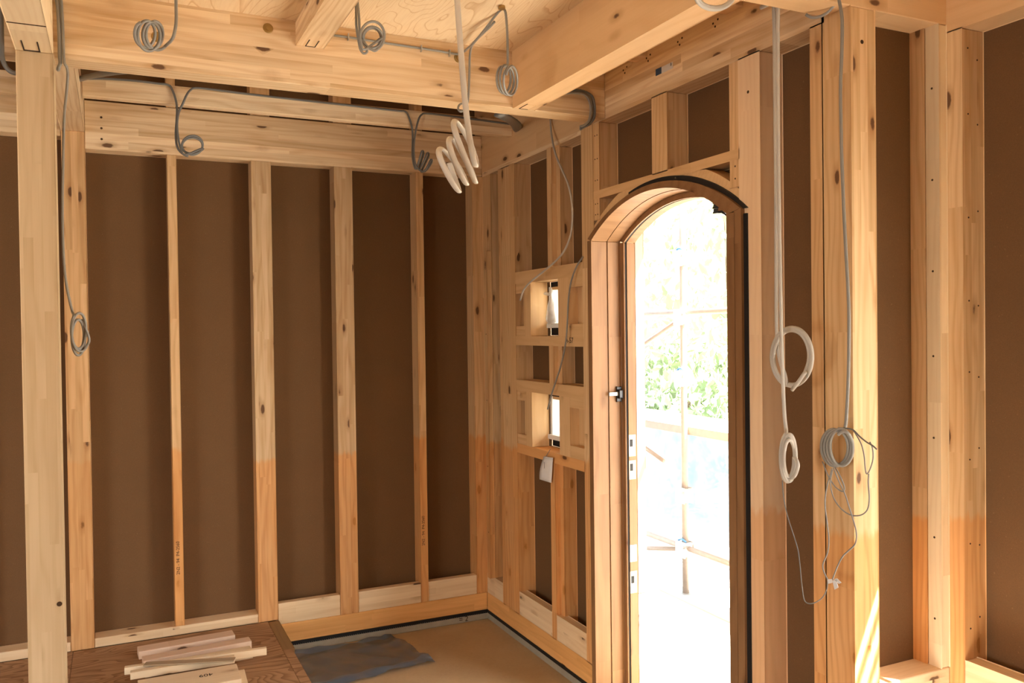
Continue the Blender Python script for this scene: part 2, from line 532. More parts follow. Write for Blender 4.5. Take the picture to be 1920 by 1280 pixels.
def frame_mat(origin, right, up):
    r = Vector(right).normalized(); u = Vector(up).normalized(); n = r.cross(u)
    return Matrix(((r.x, u.x, n.x, origin[0]), (r.y, u.y, n.y, origin[1]), (r.z, u.z, n.z, origin[2]), (0, 0, 0, 1)))


def nails(parent, pts, axis, r=0.004):
    for p in pts:
        disc('nail', p, axis, r, 0.0016, 'nail', parent, 8)


# ================================================================== the setting
FZ = 0.133      # plywood floor top
DZ = -0.060     # entrance slab
T = 0.105       # stud depth
CEIL = 2.935

# back wall fibreboard, one sheet per bay
wall_back = empty('wall_back', (-2.5, T, 0), 'brown fibreboard sheathing behind the studs of the far wall', 'wall', kind='structure')
xs = [LEFT_X - 0.1, -4.06, -3.15, -2.231, -1.3165, -0.406, 0.25]
for a, b in zip(xs[:-1], xs[1:]):
    box('fibreboard_panel', a + 0.0015, b - 0.0015, T + 0.001, T + 0.022, -0.02, 3.35, 'mdf', 'z', wall_back, 0)

# right wall fibreboard with openings for the door and two little windows
wall_right = empty('wall_right', (T, -1.4, 0), 'brown fibreboard sheathing of the wall with the arched door', 'wall', kind='structure')
WIN = [(1.69, 1.985), (1.08, 1.385)]       # z ranges of the little windows
WY0, WY1 = -0.975, -0.640
RX0, RX1 = T + 0.001, T + 0.022
box('fibreboard_panel', RX0, RX1, WY1, 0.10, -0.02, 3.35, 'mdf', 'z', wall_right, 0)
box('fibreboard_panel', RX0, RX1, -1.335, WY0, -0.02, 3.35, 'mdf', 'z', wall_right, 0)
for za, zb in ((-0.02, WIN[1][0]), (WIN[1][1], WIN[0][0]), (WIN[0][1], 3.35)):
    box('fibreboard_panel', RX0, RX1, WY0, WY1, za, zb, 'mdf', 'z', wall_right, 0)
box('fibreboard_panel', RX0, RX1, -2.38, -1.335, 2.37, 3.35, 'mdf', 'z', wall_right, 0)
box('fibreboard_panel', RX0, RX1, -2.765, -2.38, -0.02, 3.35, 'mdf', 'z', wall_right, 0)

# alcove beyond the free corner post
AX = 0.43       # inner face of the alcove's right-hand wall
wall_alcove = empty('wall_alcove', (0.3, -2.76, 0), 'brown fibreboard of the shallow recess beside the corner post', 'wall', kind='structure')
box('fibreboard_panel', T, AX + T, -2.767, -2.747, -0.02, 2.9, 'mdf', 'z', wall_alcove, 0)
AW = (-4.25, -3.36, 0.70, 1.90)             # window in the alcove's side wall, out of the picture
wall_side = empty('wall_side', (AX + T, -4, 0), 'brown fibreboard wall at the right edge of the picture', 'wall', kind='structure')
box('fibreboard_panel', AX + T, AX + T + 0.02, AW[1], -2.75, -0.02, 2.9, 'mdf', 'z', wall_side, 0)
box('fibreboard_panel', AX + T, AX + T + 0.02, AW[0], AW[1], -0.02, AW[2], 'mdf', 'z', wall_side, 0)
box('fibreboard_panel', AX + T, AX + T + 0.02, AW[0], AW[1], AW[3], 2.9, 'mdf', 'z', wall_side, 0)
SW = (-5.6, -4.85, 0.7, 2.0)               # second window further back, added unseen to bring sun onto the floor
box('fibreboard_panel', AX + T, AX + T + 0.02, SW[1], AW[0], -0.02, 2.9, 'mdf', 'z', wall_side, 0)
box('fibreboard_panel', AX + T, AX + T + 0.02, SW[0], SW[1], -0.02, SW[2], 'mdf', 'z', wall_side, 0)
box('fibreboard_panel', AX + T, AX + T + 0.02, SW[0], SW[1], SW[3], 2.9, 'mdf', 'z', wall_side, 0)
box('fibreboard_panel', AX + T, AX + T + 0.02, REAR_Y, SW[0], -0.02, 2.9, 'mdf', 'z', wall_side, 0)

# rear and left walls behind the camera, with big openings
wall_rear = empty('wall_rear', (-2.5, REAR_Y, 0), 'brown fibreboard wall with a wide window opening behind the camera', 'wall', kind='structure')
box('fibreboard_panel', LEFT_X, -2.6, REAR_Y - 0.02, REAR_Y, -0.02, 2.95, 'mdf', 'z', wall_rear, 0)
box('fibreboard_panel', -1.8, AX + T, REAR_Y - 0.02, REAR_Y, -0.02, 2.95, 'mdf', 'z', wall_rear, 0)
box('fibreboard_panel', -2.6, -1.8, REAR_Y - 0.02, REAR_Y, -0.02, 0.9, 'mdf', 'z', wall_rear, 0)
box('fibreboard_panel', -2.6, -1.8, REAR_Y - 0.02, REAR_Y, 2.0, 2.95, 'mdf', 'z', wall_rear, 0)
wall_left = empty('wall_left', (LEFT_X, -4, 0), 'brown fibreboard wall with a window opening left of the camera', 'wall', kind='structure')
box('fibreboard_panel', LEFT_X - 0.02, LEFT_X, -2.9, 0.12, -0.02, 3.35, 'mdf', 'z', wall_left, 0)
box('fibreboard_panel', LEFT_X - 0.02, LEFT_X, REAR_Y, -5.5, -0.02, 3.35, 'mdf', 'z', wall_left, 0)
box('fibreboard_panel', LEFT_X - 0.02, LEFT_X, -5.5, -2.9, -0.02, 0.4, 'mdf', 'z', wall_left, 0)
box('fibreboard_panel', LEFT_X - 0.02, LEFT_X, -5.5, -2.9, 2.3, 3.35, 'mdf', 'z', wall_left, 0)

# floors
floor = empty('floor', (-3, -4, FZ), 'structural plywood subfloor panels', 'floor', kind='structure')
EDGE = -1.275
YD = -2.55      # entrance slab ends here
for x0, x1 in ((-5.6, -4.095), (-4.093, -3.185), (-3.183, -2.275), (-2.273, EDGE)):
    for y0, y1 in ((-7.6, -5.46), (-5.458, -3.64), (-3.638, -1.82), (-1.818, -0.003)):
        if x1 == EDGE and y1 == -0.003:
            box('plywood_panel', x0, -1.3215, y0, y1, FZ - 0.028, FZ, 'ply_floor', 'y', floor, 0.001)
            box('plywood_panel', -1.3200, EDGE, y0, -0.466, FZ - 0.028, FZ, 'ply_floor', 'y', floor, 0.001)
        else:
            box('plywood_panel', x0, x1, y0, y1, FZ - 0.028, FZ, 'ply_floor', 'y', floor, 0.001)
for y0, y1 in ((-7.6, -5.46), (-5.458, -3.64), (-3.638, YD)):
    box('plywood_panel', EDGE + 0.002, AX + T, y0, y1, FZ - 0.028, FZ, 'ply_floor', 'y', floor, 0.001)
box('edge_board', -1.3195, -1.262, -0.464, -0.004, FZ - 0.032, FZ - 0.002, 'ply_edge', 'y', floor, 0.001)
box('floor_skirt', EDGE - 0.03, EDGE - 0.006, -2.55, -0.47, DZ, FZ - 0.028, 'ply_edge', 'y', floor, 0.001)
box('floor_skirt', EDGE - 0.03, 0.0, YD - 0.03, YD - 0.006, DZ, FZ - 0.028, 'ply_edge', 'x', floor, 0.001)
slab = box('floor_entrance', -5.6, 0.40, REAR_Y, 0.10, DZ - 0.10, DZ, 'concrete', 'x', None, 0,
           'bare concrete entrance slab sunk below the plywood floor', 'floor', None, 'structure')
fnd = empty('wall_foundation', (-0.6, 0, DZ), 'low concrete foundation upstand under the treated sills', 'foundation', kind='structure')
box('foundation_upstand', -5.6, T, 0.004, 0.12, DZ, -0.021, 'foundation', 'x', fnd, 0.003)
box('foundation_upstand', 0.004, 0.12, -1.30, 0.004, DZ, -0.021, 'foundation', 'y', fnd, 0.003)
box('foundation_upstand', 0.004, 0.12, -2.9, -2.39, DZ, -0.021, 'foundation', 'y', fnd, 0.003)
text('pencil_mark', '= 2', 0.045, frame_mat((-0.16, 0.0015, -0.038), (1, 0, 0), (0, 0, 1)), 'ink', fnd)
# ventilated black packers between foundation and sill
pk = empty('trim_packer', (-0.6, 0, 0), 'black ribbed plastic spacer strip under the sills', 'spacer', kind='structure')


def packer(x0, x1, y0, y1, along):
    bm = bmesh.new()

    def bx(a0, a1, b0, b1, c0, c1):
        vs = [bm.verts.new(v) for v in ((a0, b0, c0), (a1, b0, c0), (a1, b1, c0), (a0, b1, c0), (a0, b0, c1), (a1, b0, c1), (a1, b1, c1), (a0, b1, c1))]
        for f in ((0, 3, 2, 1), (4, 5, 6, 7), (0, 1, 5, 4), (1, 2, 6, 5), (2, 3, 7, 6), (3, 0, 4, 7)):
            bm.faces.new([vs[i] for i in f])
    bx(x0, x1, y0, y1, -0.0165, -0.0005)
    n = int((x1 - x0 if along == 'x' else y1 - y0) / 0.012)
    for i in range(n):
        if along == 'x': bx(x0 + i * 0.012, x0 + i * 0.012 + 0.0065, y0, y1, -0.0209, -0.0165)
        else: bx(x0, x1, y0 + i * 0.012, y0 + i * 0.012 + 0.0065, -0.0209, -0.0165)
    bx(x0, x1, y0 + 0.03, y1, -0.0209, -0.0165) if along == 'x' else bx(x0 + 0.03, x1, y0, y1, -0.0209, -0.0165)
    me = bpy.data.meshes.new('packer_strip')
    bm.to_mesh(me); bm.free()
    link('packer_strip', me, 'black', pk)


packer(-1.26, 0.002, -0.002, 0.10, 'x')
packer(-0.002, 0.10, -1.30, 0.0, 'y')

# ceiling plywood above the joists
ceiling = empty('ceiling', (-2.5, -4, CEIL), 'pale structural plywood laid over the ceiling joists', 'ceiling', kind='structure')
for x0, x1 in ((-5.6, -4.07), (-4.068, -2.705), (-2.703, -1.346), (-1.344, -0.418), (-0.416, 0.55)):
    for y0, y1 in ((-7.6, -5.09), (-5.088, -3.27), (-3.268, -1.40)):
        box('plywood_panel', x0, x1, y0, y1, CEIL, CEIL + 0.024, 'ply_ceiling', 'x', ceiling, 0.001)
box('plywood_panel', -5.6, 0.2, -1.40, 0.12, 3.35, 3.374, 'ply_ceiling', 'x', ceiling, 0)
box('riser_panel', -5.6, 0.2, -1.40, -1.385, 2.965, 3.35, 'mdf', 'x', ceiling, 0)


# ================================================================== timber frame
def timber(name, label, cat, x0, x1, y0, y1, z0, z1, axis, mat, group=None, flip=False, parent=None):
    return box(name, x0, x1, y0, y1, z0, z1, mat, axis, parent, 0.0025, label, cat, group, None, flip)


G_STUD = 'posts and studs of the far wall'
ZT = 2.665
# far wall: posts and studs
p2 = timber('wall_post', 'knotty square post on the far wall just right of the near pale post', 'post', -2.283, -2.178, 0, T, FZ, 2.75, 'z', 'post_knot', G_STUD)
s1 = timber('wall_stud', 'narrow stud with a stamped number, leftmost narrow stud of the far wall', 'stud', -1.793, -1.748, 0, T, 0.181, ZT, 'z', 'stud', G_STUD)
s2 = timber('wall_post', 'square post of the far wall standing behind the corner of the plywood floor', 'post', -1.369, -1.264, 0, T, FZ, ZT, 'z', 'post_dimmed', G_STUD)
s3 = timber('wall_post', 'square post of the far wall standing on the sill above the plastic sheet', 'post', -0.915, -0.810, 0, T, T, ZT, 'z', 'post_dimmed', G_STUD)
s4 = timber('wall_stud', 'narrow stud with a stamped number nearest the room corner on the far wall', 'stud', -0.429, -0.384, 0, T, T, ZT, 'z', 'stud', G_STUD)
sc = timber('corner_stud', 'slim upright at the room corner, right end of the far wall', 'stud', -0.068, 0.0035, 0.003, T, T, ZT, 'z', 'stud', G_STUD)
timber('wall_post', 'post of the far wall left of the near pale post, at the left picture edge', 'post', -3.19, -3.085, 0, T, FZ, 2.72, 'z', 'post', G_STUD)
timber('wall_post', 'post of the far wall farthest to the left, outside the picture', 'post', -4.10, -3.995, 0, T, FZ, 2.72, 'z', 'post', G_STUD)
timber('wall_stud', 'narrow stud of the far wall just outside the left picture edge', 'stud', -2.709, -2.664, 0, T, 0.1815, 2.72, 'z', 'stud', G_STUD)
for st, x, z0, z1 in ((s1, -1.7705, 0.44, 0.645), (s4, -0.4065, 0.43, 0.635)):
    text('stamped_number', '2N2 - 94  P4-2560', 0.0235, frame_mat((x - 0.004, -0.0008, (z0 + z1) / 2), (0, 0, 1), (-1, 0, 0)), 'ink', st)
# short studs seen above the lintel beam, behind the joist
for x0, x1, lab in ((-1.793, -1.748, 'short stud stub above the lintel, over the leftmost narrow stud'),
                    (-1.369, -1.264, 'short post stub above the lintel, over the post at the floor corner'),
                    (-0.915, -0.810, 'short post stub above the lintel, over the post above the plastic sheet'),
                    (-0.429, -0.384, 'short stud stub above the lintel, over the narrow stud nearest the corner')):
    timber('stud_stub', lab, 'stud', x0, x1, 0.002, T, 2.9145, 3.34, 'z', 'stud', 'short studs above the lintel')
# lintel beams
A = timber('lintel_beam', 'wide knotty laminated beam across the tops of the far wall studs', 'beam', -2.177, -0.001, 0, T, ZT + 0.0005, 2.911, 'x', 'beam')
nails(A, [(-2.10, -0.0005, z) for z in (2.72, 2.775, 2.83)], 1, 0.006)
timber('lintel_beam', 'laminated beam over the far wall left of the near pale post', 'beam', LEFT_X + 0.01, -2.284, 0, T, 2.7205, 2.90, 'x', 'beam')
B = timber('ceiling_joist', 'slim laminated joist carrying a grey cable in front of the wide lintel', 'joist', -2.172, -0.001, -0.445, -0.395, 2.8195, 2.908, 'x', 'beam')
timber('ceiling_joist', 'slim laminated joist near the ceiling at the left picture edge', 'joist', LEFT_X + 0.01, -2.284, -0.445, -0.395, 2.80, 2.90, 'x', 'beam')
Rb = timber('cross_beam', 'short beam running back from the big front beam to the knotty post', 'beam', -2.283, -2.178, -1.334, T, 2.7505, 2.933, 'y', 'beam')
# blocking and sill of the far wall
sill_b = timber('sill_plate', 'orange treated sill along the foot of the far wall', 'sill', -1.262, -0.001, 0, T, 0.0, T - 0.0005, 'x', 'sill')
timber('floor_batten', 'pale batten on the plywood floor between knotty post and floor corner post', 'batten', -2.177, -1.3695, 0.001, T, FZ + 0.0005, 0.1805, 'x', 'block')
timber('floor_batten', 'pale batten on the plywood floor left of the knotty post', 'batten', -3.084, -2.284, 0.001, T, FZ + 0.0005, 0.1805, 'x', 'block')
timber('floor_batten', 'pale batten on the plywood floor at the far left', 'batten', -3.994, -3.191, 0.001, T, FZ + 0.0005, 0.1805, 'x', 'block')
timber('wall_blocking', 'pale blocking on the far wall sill between floor corner post and next post', 'blocking', -1.2635, -0.9155, 0.002, 0.05, T, 0.222, 'x', 'block', 'pale blocking on the sills')
timber('wall_blocking', 'pale blocking with two knots on the far wall sill beside the numbered stud', 'blocking', -0.8095, -0.4295, 0.002, 0.05, T, 0.222, 'x', 'block', 'pale blocking on the sills')
timber('wall_blocking', 'pale blocking on the far wall sill at the room corner', 'blocking', -0.3835, -0.0685, 0.002, 0.05, T, 0.222, 'x', 'block', 'pale blocking on the sills')

# right wall: posts, studs, rails
G_R = 'posts and studs of the door wall'
timber('corner_batten', 'slim nailed batten in the room corner ending at mid height', 'batten', -0.026, 0.0035, -0.112, -0.070, 0.223, 2.20, 'z', 'stud', G_R)
cb = timber('corner_post', 'shaded square post filling the room corner of the door wall', 'post', 0.004, T, -0.115, 0.0, 0.223, ZT, 'z', 'post', G_R)
timber('wall_stud', 'thin stud doubled against the first post of the door wall', 'stud', 0, T, -0.268, -0.238, T, ZT, 'z', 'stud', G_R)
timber('wall_post', 'knotty square post of the door wall nearest the room corner', 'post', 0.001, T, -0.395, -0.2685, T, ZT, 'z', 'post', G_R)
timber('wall_stud', 'stud doubled against the post left of the little windows', 'stud', 0, T, -0.456, -0.3955, T, ZT, 'z', 'stud', G_R)
for z0, z1, lab in ((T, 1.0305, 'narrow stud of the door wall below the lower little window'),
                    (1.4405, 1.6395, 'short narrow stud between the two little windows'),
                    (2.0465, ZT, 'narrow stud of the door wall above the upper little window')):
    timber('wall_stud', lab, 'stud', 0, T, -0.906, -0.861, z0, z1, 'z', 'stud', G_R)
    timber('stud_packing', lab.replace('narrow stud', 'thin packing board behind the narrow stud'), 'board', 0.03, T, -0.945, -0.9065, z0, z1, 'z', 'stud', G_R)
timber('wall_post', 'square post left of the arched door', 'post', 0, T, -1.327, -1.220, T, ZT + 0.024, 'z', 'post', G_R)
timber('trimmer_stud', 'short trimmer block under the left end of the door header', 'stud', 0.002, T, -1.380, -1.3275, 2.235, 2.3345, 'z', 'stud', G_R)
timber('trimmer_stud', 'short nailed trimmer above the left end of the door header', 'stud', 0.002, T, -1.380, -1.3275, 2.3685, 2.689, 'z', 'stud', G_R)
timber('cripple_stud', 'short square post standing on the door header', 'stud', 0, T, -1.920, -1.815, 2.3685, 2.689, 'z', 'post', G_R)
timber('trimmer_stud', 'short trimmer block under the right end of the door header', 'stud', 0.002, T, -2.357, -2.308, 2.235, 2.3345, 'z', 'stud', G_R)
timber('trimmer_stud', 'short trimmer above the right end of the door header', 'stud', 0.002, T, -2.357, -2.308, 2.3685, 2.689, 'z', 'stud', G_R)
timber('door_post', 'square post right of the arched door', 'post', 0, T, -2.468, -2.3595, -0.02, 2.689, 'z', 'post_door_lit', G_R)
timber('header', 'slim horizontal header rail above the arched door', 'header', 0, T, -2.358, -1.328, 2.335, 2.368, 'y', 'rail')
timber('wall_stud', 'stud fixed to the left flank of the free corner post', 'stud', 0, T, -2.7585, -2.708, -0.02, 2.689, 'z', 'stud', G_R)
H = timber('corner_post', 'bright square corner post carrying cables, lit by sun at its foot', 'post', 0, T, -2.872, -2.759, -0.02, 2.704, 'z', 'post', G_R)
# top plates of the right wall
timber('wall_beam', 'laminated beam above the little windows along the door wall', 'beam', 0, T, -1.333, T, ZT + 0.025, 3.10, 'y', 'beam_solid')
timber('wall_beam', 'thin top plate under the beam above the little windows', 'plate', 0.001, T, -1.2195, -0.002, ZT + 0.0005, ZT + 0.0245, 'y', 'beam')
F = timber('wall_beam', 'knotty laminated beam with a small sticker above the arched door', 'beam', 0, T, -2.765, -1.3335, 2.6895, 2.905, 'y', 'beam')
st = empty('sticker', (0, -1.9, 2.78), 'small blue and white maker sticker on the beam above the door', 'sticker')
box('blue_field', -0.0022, -0.0008, -1.889, -1.848, 2.771, 2.798, 'blue', 'y', st, 0)
box('white_field', -0.0020, -0.0008, -1.966, -1.8895, 2.7705, 2.7965, 'paper', 'y', st, 0)
text('sticker_letter', 'B', 0.018, frame_mat((-0.0026, -1.956, 2.788), (0, -1, 0), (0, 0, 1)), 'ink', st)
for yy in (-1.60, -1.78, -2.00, -2.22):
    nails(F, [(-0.0005, yy, 2.865), (-0.0005, yy - 0.028, 2.872), (-0.0005, yy - 0.012, 2.85)], 0, 0.0045)
# sills and blocking of the right wall
timber('sill_plate', 'orange treated sill along the foot of the door wall', 'sill', 0, T, -1.303, -0.0015, 0.0, T - 0.0005, 'y', 'sill')
timber('sill_plate', 'orange treated sill under the door post right of the arched door', 'sill', 0, T, -2.7, -2.4695, -0.019, T - 0.0005, 'y', 'sill')
timber('wall_blocking', 'pale blocking on the door wall sill beside the room corner', 'blocking', 0.002, 0.05, -0.2375, -0.001, T, 0.222, 'y', 'block', 'pale blocking on the sills')
timber('wall_blocking', 'pale blocking on the door wall sill left of the narrow stud', 'blocking', 0.002, 0.05, -0.8605, -0.4565, T, 0.235, 'y', 'block', 'pale blocking on the sills')
timber('wall_blocking', 'pale blocking on the door wall sill beside the door frame', 'blocking', 0.002, 0.05, -1.2195, -0.9065, T, 0.235, 'y', 'block', 'pale blocking on the sills')
# rails of the little windows
G_W = 'framing of the little windows'
timber('window_rail', 'rail over the upper little window', 'rail', 0, T, -1.2195, -0.457, 1.985, 2.046, 'y', 'rail', G_W)
r2 = timber('window_rail', 'rail with a pencilled mark under the upper little window', 'rail', 0, T, -1.2195, -0.457, 1.640, 1.686, 'y', 'rail', G_W)
text('pencil_mark', 'A-57', 0.04, frame_mat((-0.0008, -1.08, 1.667), (0, -1, 0), (0, 0, 1)), 'ink', r2)
timber('window_rail', 'rail over the lower little window', 'rail', 0, T, -1.2195, -0.457, 1.385, 1.440, 'y', 'rail', G_W)
timber('window_rail', 'orange rail with a paper tag under the lower little window', 'rail', 0, T, -1.2195, -0.457, 1.031, 1.079, 'y', 'rail_orange', G_W)
for (z0, z1), w in zip(WIN, ('upper', 'lower')):
    a, b = z0 - (0.003 if w == 'upper' else 0.0005), z1 - 0.0005
    timber('window_jamb', f'wide jamb board left of the {w} little window', 'jamb', 0.001, T, -0.645, -0.578, a, b, 'z', 'rail', G_W)
    timber('window_jamb', f'wide jamb board right of the {w} little window', 'jamb', 0.001, T, -1.073, -0.966, a, b, 'z', 'rail', G_W)
    timber('filler_block', f'small block at the lower left corner of the {w} little window framing', 'blocking', 0.004, 0.06, -0.5775, -0.4575, a, a + 0.055, 'y', 'stud', G_W)
    timber('filler_block', f'small block at the upper left corner of the {w} little window framing', 'blocking', 0.004, 0.06, -0.5775, -0.4575, b - 0.055, b, 'y', 'stud', G_W)
    timber('filler_stud', f'set back upright in the slot left of the {w} little window', 'stud', 0.03, T, -0.577, -0.50, a + 0.056, b - 0.056, 'z', 'stud', G_W)
    timber('filler_block', f'block at the lower right corner of the {w} little window framing', 'blocking', 0.002, T, -1.2195, -1.0735, a, a + 0.06, 'y', 'rail', G_W)
    timber('filler_block', f'block at the upper right corner of the {w} little window framing', 'blocking', 0.002, T, -1.2195, -1.0735, b - 0.05, b, 'y', 'rail', G_W)
    timber('filler_board', f'set back board in the niche right of the {w} little window', 'board', 0.055, T, -1.219, -1.0735, a + 0.061, b - 0.051, 'z', 'rail', G_W)
    # the window itself
    wnd = empty('window_1' if w == 'upper' else 'window_2', (0.15, -0.80, (z0 + z1) / 2), f'little {w} window with white frame and narrow glass panes', 'window', kind='structure')
    X0, X1 = 0.128, 0.215
    y0, y1 = WY0 + 0.004, WY1 - 0.006
    box('black_frame', X0, X1, y0, y1, z0 + 0.002, z0 + 0.042, 'black', 'y', wnd, 0.001)
    box('black_frame', X0, X1, y0, y1, z1 - 0.030, z1 - 0.002, 'black', 'y', wnd, 0.001)
    box('white_frame', X0 - 0.012, X1, y1 - 0.020, y1, z0 + 0.042, z1 - 0.030, 'white', 'z', wnd, 0.001)
    box('white_frame', X0, X1, y0, y0 + 0.02, z0 + 0.042, z1 - 0.030, 'white', 'z', wnd, 0.001)
    box('window_sill', X0 - 0.03, X1, y0 + 0.021, y1 - 0.002, z0 + 0.043, z0 + 0.066, 'white', 'y', wnd, 0.001)
    box('window_head', X0 - 0.006, X1, y0 + 0.021, y1 - 0.021, z1 - 0.044, z1 - 0.030, 'rail', 'y', wnd, 0.001)
    box('reveal_board', X0 + 0.004, 0.40, y1 - 0.012, y1 + 0.002, z0 + 0.06, z1 - 0.045, 'white', 'x', wnd, 0.001)
    box('pane', 0.165, 0.170, y0 + 0.021, y1 - 0.021, z0 + 0.067, z1 - 0.045, 'glass', 'z', wnd, 0)
    box('mullion', 0.158, 0.176, -0.792, -0.784, z0 + 0.067, z1 - 0.045, 'green_edge', 'z', wnd, 0)
    disc('window_catch', (X0 - 0.022, -0.80, z0 + 0.078), 2, 0.012, 0.02, 'steel', wnd, 10)

# alcove timbers
G_A = 'timbers of the recess on the right'
timber('recess_stud', 'shaded stud at the back corner of the recess on the right', 'stud', 0.385, AX - 0.002, -2.822, -2.768, 0.592, 2.7035, 'z', 'stud', G_A)
ab = timber('recess_batten', 'nailed batten in the corner of the recess beside the right-hand post', 'batten', 0.39, AX - 0.0005, -2.872, -2.8265, 0.592, 2.7035, 'z', 'post_pale', G_A)
nails(ab, [(0.3896, -2.848, z) for z in (0.75, 1.02, 1.35, 1.62, 1.9, 2.2, 2.5)], 0, 0.004)
timber('side_post', 'orange tinged post beside the recess at the right picture edge', 'post', AX, AX + T, -2.926, -2.873, FZ, 2.679, 'z', 'post', G_A)
timber('recess_rail', 'low horizontal rail across the recess near the bottom right corner', 'rail', T + 0.001, AX - 0.001, -2.872, -2.768, 0.51, 0.59, 'x', 'block', G_A)
timber('side_rail', 'low horizontal rail running forward at the bottom right picture corner', 'rail', AX, AX + 0.06, -4.7, -2.927, 0.54, 0.63, 'y', 'block', G_A)
timber('side_beam', 'beam over the recess at the upper right picture corner', 'beam', AX, AX + T, REAR_Y + 0.01, -2.873, 2.680, 2.93, 'y', 'beam_solid')
timber('recess_beam', 'pale beam over the corner post, spanning the recess to the right', 'beam', -0.364, AX + 0.1, -2.872, -2.767, 2.7045, 2.93, 'x', 'beam_solid')

# rough framing of the two side windows, right of the picture
for k, (wy0, wy1, wz0, wz1) in enumerate((AW, SW)):
    wf = empty('window_%d' % (3 + k), (AX + T, (wy0 + wy1) / 2, wz0), ('framed window opening in the side wall beside the recess', 'framed window opening added in the side wall further back for more sun')[k], 'window', kind='structure')
    for y0, y1 in ((wy0 - 0.047, wy0 - 0.002), (wy1 + 0.002, wy1 + 0.047)):
        box('window_jamb', AX + 0.06, AX + T - 0.001, y0, y1, 0.64, 2.678, 'stud', 'z', wf, 0.002)
    box('window_head', AX + 0.06, AX + T - 0.001, wy0, wy1, wz1 + 0.002, wz1 + 0.047, 'stud', 'y', wf, 0.002)
    if wz0 > 0.66:
        box('window_sill', AX + 0.06, AX + T - 0.001, wy0, wy1, wz0 - 0.047, wz0 - 0.002, 'stud', 'y', wf, 0.002)

# ceiling beams
Cb = timber('main_beam', 'big laminated beam with brass bolt heads spanning the room below the plywood', 'beam', LEFT_X + 0.01, -0.001, -1.445, -1.335, 2.690, 2.963, 'x', 'beam')
for (x, z) in ((-1.504, 2.892), (-1.899, 2.806), (-0.722, 2.875)):
    b = disc('bolt', (x, -1.4465, z), 1, 0.020, 0.005, 'brass', Cb, 16)
    disc('bolt_nut', (x, -1.4495, z), 1, 0.011, 0.006, 'brass', b, 6, 1.0)
E_ = timber('joist_beam', 'smooth solid beam with a bright underside running forward beside the door wall', 'beam', -0.470, -0.365, REAR_Y + 0.01, -1.4455, 2.690, 2.934, 'y', 'beam_solid')
box('dovetail_tenon', -0.440, -0.395, -1.52, -1.4455, 2.6885, 2.70, 'beam_solid', 'y', E_, 0.001)
D_ = timber('ceiling_joist', 'square joist hanging from the plywood ceiling above the main beam', 'joist', -1.400, -1.292, REAR_Y + 0.01, -1.4455, 2.840, 2.934, 'y', 'beam')
box('joint_slot', -1.366, -1.362, -1.53, -1.452, 2.8392, 2.842, 'ink', 'y', D_, 0)
box('joint_slot', -1.330, -1.326, -1.53, -1.452, 2.8392, 2.842, 'ink', 'y', D_, 0)
box('joint_slot', -1.366, -1.326, -1.456, -1.450, 2.8392, 2.842, 'ink', 'x', D_, 0)
box('joint_slot', -0.442, -0.439, -1.53, -1.452, 2.688, 2.691, 'ink', 'y', E_, 0)
box('joint_slot', -0.442, -0.40, -1.4545, -1.4475, 2.688, 2.691, 'ink', 'x', E_, 0)
timber('ceiling_joist', 'joist of the left bay hanging from the plywood, outside the picture', 'joist', -3.80, -3.69, REAR_Y + 0.01, -1.4455, 2.840, 2.934, 'y', 'beam')
for y, lab in ((-1.70, 'short nogging between beam and wall, nearer the room corner'), (-2.30, 'short nogging between beam and wall, nearer the corner post')):
    timber('nogging', lab, 'nogging', -0.3645, -0.001, y - 0.09, y, 2.87, 2.934, 'x', 'beam_solid', 'noggings above the door wall')
Qb = timber('joist_beam', 'broad beam running forward from the near pale post at upper left', 'beam', -2.342, -2.232, REAR_Y + 0.01, -1.4455, 2.690, 2.934, 'y', 'post_pale')
box('joint_slot', -2.318, -2.314, -1.60, -1.492, 2.688, 2.691, 'ink', 'y', Qb, 0)
box('joint_slot', -2.272, -2.268, -1.60, -1.492, 2.688, 2.691, 'ink', 'y', Qb, 0)
box('joint_slot', -2.318, -2.268, -1.500, -1.4925, 2.688, 2.691, 'ink', 'x', Qb, 0)
P1 = timber('near_post', 'tall pale laminated post standing nearest the camera on the left', 'post', -2.342, -2.230, -1.49, -1.385, FZ, 2.6895, 'z', 'post_near_dimmed')
disc('nail_dent', (-2.245, -1.4905, 0.80), 1, 0.009, 0.002, 'nail', P1, 10)
box('joint_slot', -2.3415, -2.2325, -1.772, -1.766, 2.6885, 2.691, 'nail', 'x', Qb, 0)

rn = random.Random(21)
for o_, x_, ys, zs, ax in ((bpy.data.objects['side_post'], None, None, [0.75, 1.0, 1.3, 1.55, 1.8, 2.1, 2.4, 2.6], 1),):
    for z_ in zs:
        nails(o_, [(AX + 0.03, -2.9265, z_ + rn.uniform(-.03, .03)), (AX + 0.075, -2.9265, z_ + rn.uniform(-.03, .03))], 1, 0.0032)
for o_ in [o for o in bpy.data.objects if o.name.startswith('corner_batten')]:
    nails(o_, [(-0.0265, -0.092, z_) for z_ in (0.5, 0.9, 1.3, 1.7, 2.1)], 0, 0.0032)
for y_ in (-1.345, -1.365):
    nails(bpy.data.objects['trimmer_stud.001'], [(0.0015, y_, z_) for z_ in (2.42, 2.52, 2.63)], 0, 0.0032)
    nails(bpy.data.objects['trimmer_stud'], [(0.0015, y_, z_) for z_ in (2.26, 2.31)], 0, 0.0032)
nails(bpy.data.objects['trimmer_stud.002'], [(0.0015, -2.335, z_) for z_ in (2.265, 2.31)], 0, 0.0035)
nails(bpy.data.objects['door_post'], [(-0.0005, -2.41, z_) for z_ in (2.56, )], 0, 0.006)
nails(H, [(0.05, -2.8725, 2.60)], 1, 0.007)

# ================================================================== arched door
door = empty('door_1', (0.1, -1.84, DZ), 'arched brown wooden door frame standing open to the outside', 'door', kind='structure')


